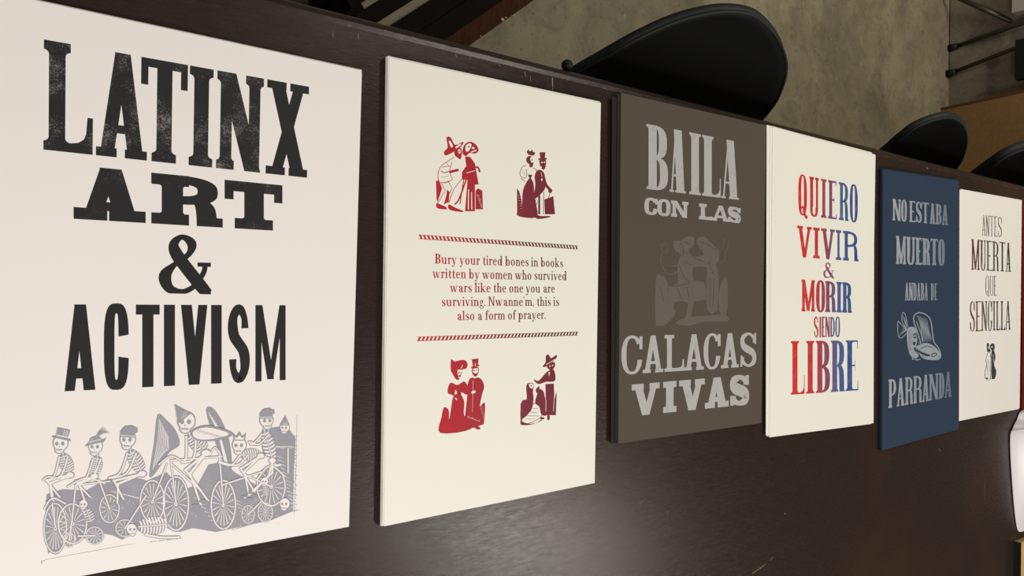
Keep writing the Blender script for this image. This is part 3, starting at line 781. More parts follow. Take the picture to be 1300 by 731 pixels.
# four small couples, own drawings
def fig(draw, s, sc_, off, mats): return s.emit('printed_illustration', draw.L, mats, lambda x, y: s.P(off[0] + x / sc_, off[1] + y / sc_))
MA = [REDG, PAPER]
d = Draw()      # upper left: man in a wide hat bowing to a woman in a long skirt
d.ink([crom([(150, 175), (180, 140), (170, 62), (205, 60), (240, 120), (300, 95), (305, 110), (270, 150), (170, 205)], 3, True)])
d.pap([crom([(188, 90), (203, 90), (222, 130), (205, 138)], 3, True), crom([(245, 135), (280, 112), (290, 118), (250, 148)], 3, True)])
d.ink([crom([(240, 150), (285, 145), (295, 180), (285, 235), (262, 225), (235, 200)], 3, True)]); d.pap([crom([(262, 160), (280, 158), (284, 182), (270, 190)], 3, True)]); d.ink(ell(272, 172, 6, 6, 8), 2)
d.ink(pen(crom([(235, 220), (190, 245), (130, 290), (105, 340), (105, 400), (130, 425), (215, 400), (195, 340), (215, 260)]), 5))
d.pap([[(200, 250), (130, 300), (112, 350), (112, 395), (135, 415), (200, 395), (190, 330), (210, 265)]], 1)
d.ink(pen([(135, 300), (190, 290)], 4) + pen([(125, 330), (150, 345), (250, 320)], 7) + pen([(130, 380), (190, 372)], 3) + pen([(165, 262), (200, 300)], 3), 2)
d.ink([[(190, 330), (265, 312), (272, 330), (200, 350)]], 2)
d.ink([[(85, 410), (110, 405), (135, 470), (100, 580), (90, 560)], [(175, 480), (195, 500), (190, 580), (150, 600), (170, 520)]])
d.ink(pen([(130, 425), (160, 490), (100, 590)], 5) + pen([(185, 410), (215, 470), (150, 600)], 5) + pen([(150, 430), (190, 420)], 3))
d.ink([crom([(90, 590), (120, 600), (165, 620), (170, 640), (95, 630)], 3, True)])
d.ink([crom([(305, 140), (330, 105), (370, 95), (410, 120), (430, 165), (400, 190), (355, 185), (330, 210), (300, 190)], 3, True)]); d.pap([crom([(325, 130), (350, 108), (372, 115), (362, 150), (345, 172), (325, 170)], 3, True)]); d.pap(ell(385, 145, 12, 9, 8) + [[(365, 175), (415, 158), (412, 168), (370, 183)]], 1); d.ink(ell(350, 135, 7, 8, 8), 2)
d.ink([[(320, 215), (360, 215), (400, 270), (410, 330), (430, 440), (400, 440), (400, 655), (320, 655), (340, 400), (295, 400), (295, 340), (330, 290)]])
d.ink(pen(crom([(330, 400), (270, 560), (235, 600)]), 12) + pen(crom([(300, 390), (230, 480), (190, 590)]), 5) + pen(crom([(310, 400), (290, 520), (280, 600)]), 8))
d.pap([[(345, 480), (352, 480), (350, 640), (342, 640)], [(370, 500), (376, 500), (378, 640), (370, 640)], [(330, 345), (400, 325), (400, 330), (330, 350)]])
d.ink(pen(crom([(380, 320), (420, 300), (440, 340)]), 16)); d.pap(pen([(405, 310), (425, 312)], 5), 1)
d.ink([crom([(190, 600), (240, 625), (300, 650), (300, 662), (215, 650), (185, 630)], 3, True)])
d.ink([[(405, 490), (425, 470), (460, 490), (465, 640), (405, 640)]]); d.hatch(412, 520, 450, 630, 10, 20, -6, 3, 1)
fig(d, p2, 6.356, (540, 165), MA)
d = Draw()      # upper right: lady with flowers in her hair, man in a top hat
d.ink([crom([(165, 90), (180, 70), (195, 85), (215, 68), (220, 88), (240, 95), (225, 120), (185, 115)], 3, True)]); d.ink(ell(190, 160, 30, 36, 16)); d.pap([crom([(195, 140), (225, 140), (228, 175), (205, 182)], 3, True)])
d.ink(ell(212, 160, 6, 6, 8) + [[(185, 190), (225, 180), (215, 225), (190, 225)]], 2)
d.ink(pen(crom([(160, 205), (120, 230), (105, 290), (140, 320), (165, 300), (160, 240)]), 5) + pen([(110, 320), (150, 350)], 5) + pen(crom([(220, 230), (250, 250), (240, 330)]), 5)); d.hatch(120, 240, 140, 300, 5, 20, 4, 3, 0, False)
d.ink([[(175, 290), (215, 290), (195, 340)], crom([(195, 320), (225, 370), (232, 480), (250, 560), (250, 668), (80, 650), (120, 560), (130, 440), (155, 370)], 4, True)])
d.ink([[(78, 410), (100, 440), (120, 520), (115, 640), (80, 640)], [(320, 510), (400, 480), (415, 640), (325, 640)]]); d.hatch(85, 460, 110, 600, 6, 20, 3, 2.5, 1)
d.ink([[(278, 92), (330, 92), (325, 150), (285, 150)], [(263, 158), (348, 155), (340, 142), (272, 145)], crom([(280, 155), (330, 155), (335, 200), (320, 245), (295, 235), (280, 200)], 3, True)]); d.pap(ell(300, 182, 8, 8, 8) + ell(322, 180, 6, 7, 8) + [[(285, 215), (300, 222), (285, 250), (272, 245)]])
d.ink([crom([(262, 250), (300, 255), (325, 300), (330, 400), (300, 450), (245, 500), (228, 480), (240, 380), (235, 300)], 4, True)]); d.ink(pen(crom([(310, 290), (335, 380), (385, 435)]), 24) + ell(372, 435, 18, 18, 12)); d.pap(ell(298, 335, 7, 12, 8) + pen([(290, 270), (300, 310)], 4))
d.ink(pen([(245, 500), (235, 640)], 5) + pen([(275, 470), (275, 640)], 18) + pen([(315, 440), (312, 640)], 6) + pen([(250, 560), (262, 520)], 4)); d.ink([crom([(230, 640), (290, 655), (370, 655), (360, 668), (270, 682), (235, 665)], 3, True)]); d.ink(pen([(372, 450), (355, 500)], 5))
fig(d, p2, 6.96, (645, 180), MA)
d = Draw()      # lower left: lady in a big hat beside a tall man in a top hat
d.ink([crom([(150, 75), (180, 90), (220, 82), (265, 80), (290, 110), (280, 150), (240, 165), (225, 240), (190, 240), (160, 190), (148, 165)], 4, True)]); d.pap([crom([(205, 165), (245, 170), (240, 235), (215, 230)], 3, True), [(230, 150), (246, 120), (250, 122), (238, 150)]]); d.ink(ell(217, 185, 7, 8, 8) + ell(236, 188, 5, 8, 8) + [[(205, 212), (240, 200), (225, 225)]], 2)
d.ink([crom([(150, 270), (205, 290), (260, 260), (290, 300), (285, 370), (235, 360), (265, 440), (260, 540), (320, 660), (60, 695), (70, 560), (90, 480), (130, 500), (135, 580), (160, 420), (170, 380), (125, 360), (125, 310)], 4, True)])
d.pap([crom([(188, 330), (200, 360), (182, 370)], 3, True), crom([(235, 350), (275, 375), (278, 420), (262, 510), (262, 430), (250, 380)], 3, True)] + pen([(185, 400), (200, 415)], 9))
d.ink([[(325, 72), (382, 66), (378, 130), (335, 135)], [(318, 148), (392, 130), (388, 118), (320, 135)], crom([(330, 145), (380, 140), (382, 185), (365, 215), (345, 215), (330, 190)], 3, True)]); d.pap([crom([(338, 155), (375, 150), (375, 185), (355, 192), (338, 182)], 3, True), [(352, 105), (357, 105), (358, 130), (352, 130)], crom([(325, 345), (352, 335), (355, 355), (325, 362)], 3, True), [(340, 225), (362, 222), (360, 232), (345, 234)]]); d.ink(ell(346, 168, 6, 6, 8) + ell(366, 166, 5, 6, 8) + [[(340, 195), (375, 190), (357, 205)]], 2)
d.ink([crom([(310, 235), (350, 228), (400, 235), (430, 300), (410, 380), (395, 470), (435, 440), (430, 600), (400, 630), (280, 655), (270, 540), (285, 400), (290, 290)], 4, True)]); d.hatch(285, 560, 390, 600, 16, 8, -8, 3, 1); d.hatch(395, 480, 430, 590, 8, 20, -14, 3, 1)
d.ink([crom([(275, 650), (310, 640), (300, 665), (280, 672)], 3, True), crom([(340, 640), (375, 635), (400, 660), (370, 665)], 3, True)] + ell(193, 675, 7, 9, 8))
d.pap(pen([(335, 250), (335, 340), (330, 520)], 2), 1)
fig(d, p2, 6.65, (550, 445), MA)
d = Draw()      # lower right: standing figure in a wide hat over a kneeling one
d.ink([crom([(272, 170), (295, 140), (300, 80), (325, 70), (345, 100), (395, 72), (385, 110), (320, 165), (280, 180)], 4, True)]); d.ink([crom([(310, 165), (370, 135), (380, 170), (350, 210), (320, 195)], 3, True)]); d.pap(pen([(300, 160), (350, 130), (380, 110)], 5) + ell(335, 172, 7, 6, 8) + ell(358, 165, 6, 6, 8))
d.ink([crom([(320, 215), (370, 205), (380, 300), (300, 310), (235, 330), (195, 300), (200, 290), (235, 300), (290, 240)], 4, True), [(295, 330), (370, 325), (375, 460), (395, 390), (388, 605), (300, 605)], crom([(240, 375), (280, 400), (300, 500), (310, 600), (260, 600), (240, 530), (205, 500), (215, 440)], 4, True)])
d.pap(pen([(300, 318), (362, 318)], 12) + pen([(375, 420), (365, 570)], 4) + [[(322, 225), (335, 225), (325, 265)]] + pen([(285, 410), (300, 480), (298, 570)], 4), 1)
d.ink([crom([(125, 350), (150, 320), (190, 330), (185, 400), (190, 460), (170, 560), (80, 640), (80, 510), (100, 470), (130, 460)], 4, True), [(75, 500), (90, 500), (90, 690), (75, 690)]]); d.pap([crom([(150, 330), (175, 325), (190, 345), (175, 370), (155, 355)], 3, True)]); d.ink(ell(168, 345, 7, 7, 8), 2)
d.ink([crom([(210, 380), (235, 350), (245, 365), (220, 410)], 3, True)]); d.ink(pen(crom([(80, 645), (130, 560), (200, 500), (250, 530), (262, 610), (190, 660), (120, 680)], 4, True), 5) + pen([(185, 545), (230, 548)], 4) + pen([(160, 575), (225, 585)], 4) + pen([(130, 610), (240, 612)], 4) + pen([(120, 640), (200, 635)], 3))
d.ink([crom([(80, 660), (150, 680), (220, 670), (260, 640), (250, 660), (160, 690), (85, 690)], 3, True)]); d.ink(ell(268, 632, 20, 11, 10) + ell(322, 625, 13, 26, 10))
fig(d, p2, 6.957, (650, 440), MA)

# ================================================================= poster 3
p3 = Sheet('poster', Q3, Z3, GREYP, 'grey-brown poster with silver lettering above and below a faint dancing pair')
Q3b = [(781, 124), (960, 163), (955, 534), (778, 562)]
stack(Q3b, TZ + .0001, Z3 - .0022, BLACKP, 6, (0, 0), 'black and grey sheets piled under the grey-brown poster')
loose([(777, 122), (955, 161), (950, 534), (775.5, 562)], Z3 - .0013, BLACKP, 'black sheet sticking out furthest left from under the grey-brown poster', .0007)
loose([(783.5, 119), (962, 160), (958, 534), (780.5, 561)], Z3 - .0006, BLACKP, 'dark sheet directly under the grey-brown poster, its narrow left strip showing', .0006)
SILV = m_worn('silver_ink', srgb(172, 172, 170), srgb(120, 114, 108), .3, 800, 60)
z = 3.848
p3.word('BAILA', [(195, 181), (645, 270), (645, 553), (195, 499)], [(195, 300), (307, 388), (400, 465), (467, 558), (561, 646)], st(.135, .028, .034, .035, .028, 3, .2), SILV, z, (770, 110))
p3.word('CON LAS', [(185, 540), (655, 592), (655, 666), (185, 622)], [(185, 250), (248, 313), (315, 400), (452, 518), (514, 600), (594, 655)], st(.28, .16, .2, .12, .2, 2.8, .12), SILV, z, (770, 110))
z = 5.847
p3.word('CALACAS', [(52, 98), (1050, 70), (1050, 320), (52, 382)], [(52, 208), (210, 363), (372, 517), (517, 664), (662, 788), (791, 923), (936, 1052)], st(.14, .075, .09, .07, .13, 2.3, .2), SILV, z, (780, 410))
p3.word('VIVAS', [(128, 457), (998, 383), (998, 602), (128, 692)], [(128, 336), (355, 467), (480, 671), (672, 848), (860, 998)], st(.26, .16, .19, .1, .21, 2.6, .18), SILV, z, (780, 410))
FAINT = m_worn('faint_grey_varnish', srgb(97, 91, 84), srgb(90, 83, 76), .5, 500, 80)
d = Draw()
d.ink([crom([(190, 85), (240, 85), (280, 55), (330, 60), (330, 110), (300, 150), (315, 190), (350, 190), (400, 180), (365, 130), (350, 75), (400, 55), (440, 90), (480, 130), (500, 145), (500, 230), (480, 250), (500, 330), (490, 560), (420, 560), (420, 300), (400, 265), (330, 265), (320, 300), (330, 360), (400, 370), (410, 490), (330, 500), (310, 620), (270, 620), (290, 510), (200, 505), (190, 560), (155, 540), (155, 400), (220, 380), (215, 250), (240, 180), (200, 150)], 2, True)])
d.ink([crom([(70, 350), (100, 320), (150, 370), (150, 520), (200, 560), (180, 620), (70, 670)], 2, True), crom([(200, 650), (280, 610), (420, 600), (500, 590), (560, 600), (560, 640), (400, 640), (300, 668)], 2, True), crom([(510, 400), (550, 330), (565, 450), (550, 600), (500, 560)], 2, True)])
for P_ in (((105, 110), (150, 110), (148, 160), (110, 160)), ((535, 70), (575, 75), (560, 150), (530, 140))): d.ink(pen(list(P_), 4, True))
d.ink(pen(crom([(120, 160), (100, 220), (150, 310), (210, 300), (220, 260), (160, 255)]), 5) + pen(crom([(545, 150), (540, 220), (500, 240)]), 4))
for P_ in (((250, 150), (290, 170), (300, 140)), ((230, 250), (260, 330), (300, 370)), ((240, 100), (260, 150), (250, 200)), ((370, 90), (420, 110), (490, 150)), ((430, 230), (470, 320)), ((170, 400), (300, 380)), ((440, 340), (440, 540)), ((330, 200), (400, 230)), ((210, 400), (250, 490)), ((470, 340), (460, 540)), ((100, 400), (120, 500)), ((280, 400), (300, 500)), ((380, 110), (390, 160)), ((260, 90), (300, 110)), ((270, 230), (310, 250))):
    d.pap(pen(crom(list(P_)) if len(P_) > 2 else list(P_), 5), 1)
p3.emit('printed_illustration', d.L, [FAINT, GREYP], lambda x, y: p3.P(820 + x / 5.417, 290 + y / 5.417), 'faint dancing pair printed tone on tone')

# ================================================================= poster 4
p4 = Sheet('poster', Q4, Z4, PAPER, 'cream poster with lettering blending from red to blue')
Q4b = [(973.5, 158.5), (1107, 193.5), (1102, 536), (972.5, 552.5)]
stack(Q4, TZ + .0001, Z4 - .0020, PAPER, 7, (-.0012, .001), 'cream sheets piled under the red and blue poster')
loose(Q4b, Z4 - .0012, PAPER, 'cream sheet sticking out left of the red and blue poster', .0007)
loose([(977.5, 160.5), (1110, 197), (1109, 537), (976, 553.5)], Z4 - .0006, PAPER_W, 'cream sheet directly under the red and blue poster', .0006)
z = 4.87
x0 = p4.P(1010, 400)[0]; x1 = p4.P(1090, 400)[0]
RB = m_grad('red_to_blue_ink', [(0, srgb(208, 38, 32)), (.28, srgb(190, 44, 48)), (.5, srgb(124, 66, 96)), (.66, srgb(66, 92, 142)), (1, srgb(26, 62, 138))], x0, x1, .18, srgb(180, 180, 185))
o4 = (1000, 210)
p4.word('QUIERO', [(65, 54), (432, 124), (432, 352), (65, 302)], [(65, 119), (133, 193), (206, 240), (249, 303), (316, 377), (384, 433)], st(.085, .045, .05, .035, .06, 2.8, .13), RB, z, o4)
p4.word('VIVIR', [(58, 371), (435, 413), (435, 593), (58, 566)], [(58, 149), (157, 198), (206, 291), (297, 331), (342, 437)], st(.12, .08, .085, .06, .09, 2.6, .12), RB, z, o4)
p4.word('&', [(220, 598), (287, 603), (287, 699), (220, 693)], [(220, 285)], st(.13, .07, .07, .05), RB, z, o4)
z, o4 = 4.5688, (1000, 350)
p4.word('MORIR', [(80, 21), (370, 40), (370, 215), (80, 206)], [(80, 158), (164, 217), (217, 280), (283, 313), (316, 372)], st(.125, .06, .07, .03, .09, 2.8, .12), RB, z, o4)
p4.word('SIENDO', [(152, 236), (302, 239), (302, 353), (152, 358)], [(152, 178), (183, 195), (198, 216), (219, 244), (248, 273), (276, 303)], st(.085, .07, n=3), RB, z, o4)
p4.word('LIBRE', [(18, 379), (408, 374), (408, 664), (18, 690)], [(18, 98), (105, 156), (163, 245), (250, 333), (337, 409)], st(.105, .03, .03, .032, .05, 3, .24), RB, z, o4)

# ================================================================= poster 5
p5 = Sheet('poster', Q5, Z5, BLUEP, 'navy blue poster with silver lettering around a big-jawed fish skeleton')
stack(Q5, TZ + .0001, Z5 - .0006, m_paper('dark_navy_paper', srgb(34, 42, 56)), 9, (-.0040, .0012), 'dark navy sheets piled under the navy blue poster', jitter=.0012)
x0 = p5.P(1130, 400)[0]; x1 = p5.P(1212, 400)[0]
SB = m_grad('silver_to_blue_grey_ink', [(0, srgb(164, 168, 172)), (.55, srgb(140, 148, 156)), (1, srgb(92, 106, 124))], x0, x1, .5, srgb(72, 88, 110))
z, o5 = 4.573, (1115, 235)
p5.word('NO ESTABA', [(83, 79), (405, 116), (405, 233), (83, 204)], [(83, 131), (133, 166), (180, 216), (219, 252), (255, 293), (299, 331), (333, 367), (370, 405)], st(.115, .06, .065, .03, .08, 2.8, .09), SB, z, o5)
p5.word('MUERTO', [(103, 294), (385, 317), (385, 466), (103, 458)], [(103, 161), (164, 213), (216, 253), (256, 302), (303, 346), (348, 386)], st(.12, .06, .065, .03, .08, 2.8, .09), SB, z, o5)
p5.word('ANDABA DE', [(155, 565), (342, 570), (342, 668), (155, 669)], [(155, 176), (178, 201), (203, 222), (224, 245), (247, 266), (268, 288), (305, 323), (326, 343)], st(.075, .045, .05, .02, .05, 2.8, .08), SB, z, o5)
z, o5 = 4.873, (1115, 385)
p5.word('PARRANDA', [(63, 472), (453, 421), (453, 577), (63, 648)], [(63, 110), (114, 162), (165, 215), (217, 271), (272, 314), (315, 371), (373, 408), (410, 454)], st(.095, .05, .055, .028, .06, 2.8, .09), SB, z, o5)
FISH = m_worn('silver_line_ink', srgb(150, 158, 164), srgb(84, 98, 118), .3, 900, 70)
d = Draw()      # own drawing of a gaping bony fish
tail = crom([(178, 160), (150, 120), (148, 62), (165, 65), (180, 130), (186, 160)], 4) ; d.ink(pen(tail, 4)); tail = crom([(178, 165), (140, 130), (122, 112), (122, 190), (140, 215), (180, 180)], 4); d.ink(pen(tail, 4))
for k in range(7): d.ink(pen([(175, 165 + k), (130 + k * 5, 200 - k * 12)], 2.2))
for k in range(4): d.ink(pen([(176, 155), (152 + k * 6, 75 + k * 8)], 2))
d.ink([crom([(180, 160), (215, 145), (235, 170), (240, 240), (225, 290), (250, 320), (230, 340), (195, 315), (180, 250)], 4, True)])
for k in range(11): d.pap(pen([(186, 175 + k * 12), (205, 160 + k * 12)], 2), 1)
d.pap(ell(226, 200, 11, 17, 12) + ell(222, 248, 9, 12, 12)); d.ink(ell(226, 200, 5, 9, 8), 2)
jaw = crom([(222, 120), (220, 80), (250, 57), (290, 68), (322, 100), (335, 180), (345, 240), (368, 270), (385, 310), (375, 345), (300, 345), (262, 320), (262, 250), (240, 170)], 4, True)
d.ink(pen(jaw, 6, True)); d.ink(pen(crom([(236, 110), (262, 180), (285, 250), (345, 290)]), 5))
for k in range(10): d.ink(pen(crom([(238 + k * 7, 72 + k * 3, 1.5), (262 + k * 6, 140 + k * 5, 3.4), (272 + k * 7, 262 - k * 4, 1.5)]), None), 0)
d.ink([crom([(262, 255), (300, 245), (345, 265), (380, 305), (372, 342), (300, 342), (262, 318), (225, 290), (222, 270)], 3, True)])
d.pap([crom([(225, 270), (270, 300), (320, 318), (300, 328), (250, 305), (222, 290)], 3, True)], 2); d.pap(ell(345, 318, 20, 12, 10, -20), 2); d.ink(ell(345, 318, 14, 7, 10, -20), 3)
for k in range(6): d.ink(pen([(232 + k * 14, 276 + k * 7), (236 + k * 14, 288 + k * 6)], 3), 3)
d.ink(pen([(200, 315), (215, 345), (240, 350), (262, 345)], 4) + pen([(215, 330), (210, 350)], 3) + pen([(235, 335), (240, 358)], 3) + pen([(285, 240), (250, 242), (262, 290)], 3)); d.pap(pen([(265, 240), (300, 240)], 6) + pen([(262, 280), (300, 262), (335, 275)], 4), 2)
p5.emit('printed_illustration', d.L, [FISH, BLUEP], lambda x, y: p5.P(1115 + x / 4.873, 385 + y / 4.873))

# ================================================================= poster 6
p6 = Sheet('poster', Q6, Z6, PAPER_W, 'cream poster with thin dark multicoloured lettering above a tiny standing couple')
stack(Q6, TZ + .0001, Z6 - .0006, PAPER_W, 4, (.0055, .0020), 'cream sheets showing right of the poster with the tiny couple', jitter=.0006)
x0 = p6.P(1232, 400)[0]; x1 = p6.P(1284, 400)[0]
MC = m_grad('maroon_to_green_black_ink', [(0, srgb(94, 44, 42)), (.2, srgb(82, 54, 50)), (.45, srgb(96, 92, 90)), (.62, srgb(48, 60, 70)), (.8, srgb(52, 56, 52)), (1, srgb(38, 60, 44))], x0, x1, .35, srgb(170, 165, 158))
z, o6 = 6.0875, (1220, 260)
p6.word('ANTES', [(163, 77), (314, 95), (314, 249), (163, 237)], [(163, 189), (192, 219), (222, 253), (257, 283), (286, 315)], st(.042, .025, .03, .016, .025, 2.6, .08), MC, z, o6)
p6.word('MUERTA', [(80, 264), (385, 294), (385, 518), (80, 502)], [(80, 144), (149, 192), (196, 241), (243, 293), (297, 342), (345, 386)], st(.062, .032, .036, .028, .035, 2.6, .08), MC, z, o6)
z, o6 = 4.57, (1220, 340)
p6.word('QUE', [(142, 44), (207, 48), (207, 162), (142, 157)], [(142, 163), (167, 187), (190, 208)], st(.045, .025, .03, .016, .03, 2.6, .08), MC, z, o6)
p6.word('SENCILLA', [(52, 193), (287, 193), (287, 358), (52, 370)], [(52, 80), (85, 116), (118, 152), (155, 181), (184, 200), (203, 227), (230, 256), (257, 288)], st(.052, .028, .032, .022, .03, 2.6, .08), MC, z, o6)
d = Draw()
d.ink([crom([(170, 445), (190, 438), (196, 460), (188, 480), (172, 472)], 3, True), crom([(178, 480), (192, 480), (200, 520), (192, 560), (205, 600), (198, 638), (178, 640), (176, 560)], 3, True), crom([(150, 440), (160, 436), (166, 470), (172, 485), (155, 488), (150, 470)], 3, True)])
d.ink(pen(crom([(158, 490), (145, 530), (150, 560), (140, 600), (142, 640), (170, 645), (172, 560), (172, 500)], 3, True), 3) + pen([(155, 530), (165, 600)], 2) + pen([(150, 560), (158, 625)], 2) + ell(150, 640, 9, 5, 8) + ell(186, 641, 12, 4, 8)); d.ink(pen([(168, 510), (185, 530)], 3)); d.pap(ell(180, 458, 4, 5, 8) + ell(158, 462, 3, 5, 8) + pen([(186, 500), (188, 550)], 1.5))
p6.emit('printed_illustration', d.L, [m_flat('dark_slate_ink', srgb(58, 62, 66), .6), PAPER_W], lambda x, y: p6.P(1220 + x / 4.57, 340 + y / 4.57))

# ================================================================= poster 7 (only its left edge is in view)
a = bp(1298.2, 259, TZ + .004); b = bp(1297.2, 520, TZ + .004)
rt = empty('poster', (b.x, b.y, TZ + .0035), 'dark red poster, only its left edge showing at the right end of the row', 'poster')
bm_obj('sheet', prism_bm([(0, 0), (.32, .003), (.32, a.y - b.y + .003), (a.x - b.x, a.y - b.y)], 0, .0005), REDP, rt)
ob = bm_obj('paper_stack', prism_bm([(.001, 0), (.32, .004), (.32, a.y - b.y), (.002, a.y - b.y - .002)], 0, .0033), REDP, None, loc=(b.x, b.y, TZ + .0001)); tag(ob, 'dark sheets piled under the dark red poster at the right frame edge', 'paper stack', kind='stuff')

# ================================================================= white bag and box at the right frame edge
P_ = [(1302, 519), (1296.5, 524), (1293.5, 530), (1292, 533), (1288, 536), (1286.5, 541), (1284, 546), (1282.8, 556), (1283.2, 580), (1285.5, 612), (1288.5, 645), (1291.5, 664), (1294, 676)]
W = [bp(x, y, TZ + .004) for x, y in P_]
far = W[0].x + .26; V = []; Fc = []; nC = 12
for i, p in enumerate(W):
    for k in range(nC + 1):
        t = k / nC; x = p.x + (far - p.x) * t
        h = .0008 + .055 * (math.sin(math.pi * min(1, t * 1.0)) ** .55) * (math.sin(math.pi * (i + .35) / (len(W) - .3)) ** .6) + .002 * math.sin(i * 2.1 + k * 1.7) * min(1, t * (1 - t) * 6)
        V.append((x - W[6].x, p.y - W[6].y + .006 * math.sin(t * 7 + i), h))
for i in range(len(W) - 1):
    for k in range(nC):
        a = i * (nC + 1) + k; Fc.append((a, a + 1, a + nC + 2, a + nC + 1))
ob = mesh_obj('plastic_bag', V, Fc, WHITEP, None, loc=(W[6].x, W[6].y, TZ + .0005), smooth=True)
so = ob.modifiers.new('thick', 'SOLIDIFY'); so.thickness = .0012; so.offset = 1
sb = ob.modifiers.new('sub', 'SUBSURF'); sb.levels = 1; sb.render_levels = 2
tag(ob, 'white glossy bag with a crinkled edge lying at the right frame edge of the table', 'bag')
a = bp(1296.6, 689, TZ + .015)
bx = empty('cardboard_box', (a.x, a.y - .10, TZ), 'small tan box with a black side at the lower right corner of the photo', 'box')
bm_obj('box_body', box_bm(.0012, .20, -.10, .10, .0, .015, None), m_flat('tan_card', srgb(206, 172, 118), .6), bx)
bm_obj('side_panel', box_bm(-.0018, .0010, -.10, .10, .0, .0145, None), m_flat('black_side', srgb(20, 16, 14), .6), bx)['label'] = 'black side'

# ================================================================= slatted bench behind the table
BZ = .12
def seg_z(a, b, z_): return bp(*a, z_), bp(*b, z_)
sl = empty('slatted_bench', (.72, .52, 0), 'dark slatted wooden bench on the floor behind the table, upper left', 'bench')
edges = [((363, 0), (330, -8 + 14)), ((402, 0), (389, 8)), ((419, 0), (409, 7)), ((462, 0), (442.7, 14)), ((479.6, 0), (456.5, 17)), ((522, 0), (487, 25)), ((545.5, 0), (503.5, 30)), ((592.2, 0), (534, 37)), ((594.2, 0), (536, 37.5)), ((640, 0), (570, 46)), ((682, 0), (596.5, 54))]
lines = []
ux = (bp(545.5, 0, BZ) - bp(503.5, 30, BZ)).normalized() + (bp(682, 0, BZ) - bp(596.5, 54, BZ)).normalized(); ux.z = 0; ux.normalize(); uy = Vector((-ux.y, ux.x, 0))
O = bp(545.5, 0, BZ)
off = [ ((bp(*e[0], BZ) + bp(*e[1], BZ)) / 2 - O).dot(uy) for e in edges]
def slat(e0, e1, mat, name, z0, z1, label=None, la=-.17, lb=.62):
    c = []
    def pt(e, t):
        m_ = (bp(*e[0], BZ) + bp(*e[1], BZ)) / 2; return O + uy * (m_ - O).dot(uy) + ux * t
    c = [pt(e0, la), pt(e0, lb), pt(e1, lb), pt(e1, la)]
    loc = Vector((.72, .52, 0))
    bm = prism_bm([((p - loc).x, (p - loc).y) for p in c][::1], z0, z1)
    o = bm_obj(name, bm, mat, sl, bevel=.003)
    if label: o['label'] = label
    return c
cs = []
for i, j, m_ in ((0, 1, DARKSLAT), (2, 3, DARKSLAT), (4, 5, DARKSLAT), (6, 7, DARKSLAT), (8, 9, DARKSLAT)):
    cs.append(slat(edges[i], edges[j], m_, 'slat', BZ - .016, BZ))
c = slat(edges[9], edges[10], BROWNSLAT, 'edge_board', BZ - .016, BZ + .001, 'brown edge board with a chipped outer edge'); cs.append(c)
loc = Vector((.72, .52, 0))
# two bearers under the slats, four legs
for t in (-.085, .62):
    a = cs[0][0] + (cs[0][1] - cs[0][0]).normalized() * (t + .1) - loc; b = cs[-1][3] + (cs[-1][2] - cs[-1][3]).normalized() * (t + .1) - loc
    dd = (b - a); dd.z = 0; dd.normalize(); s_ = Vector((-dd.y, dd.x, 0)) * .02; a = a + dd * .01; b = b - dd * .01
    bm_obj('bearer', prism_bm([(a - s_).to_2d(), (b - s_).to_2d(), (b + s_).to_2d(), (a + s_).to_2d()], BZ - .05, BZ - .0165), DARKSLAT, sl)
    for q in (a + dd * .03, b - dd * .03):
        bm_obj('leg', box_bm(q.x - .02, q.x + .02, q.y - .02, q.y + .02, 0, BZ - .0505), DARKSLAT, sl, bevel=.002)
for (px, py, r_) in ((637.5, 25, .0042), (652, 20, .0028), (642, 22.5, .002), (610, 46, .0018)):
    p = bp(px, py, BZ) - loc; bm = bmesh.new(); bmesh.ops.create_icosphere(bm, subdivisions=1, radius=r_)
    for v in bm.verts: v.co.x *= 1.3; v.co.z *= .6; v.co += Vector((p.x, p.y, BZ + .0008)); 
    bm_obj('splinter', bm, CHIP, sl)

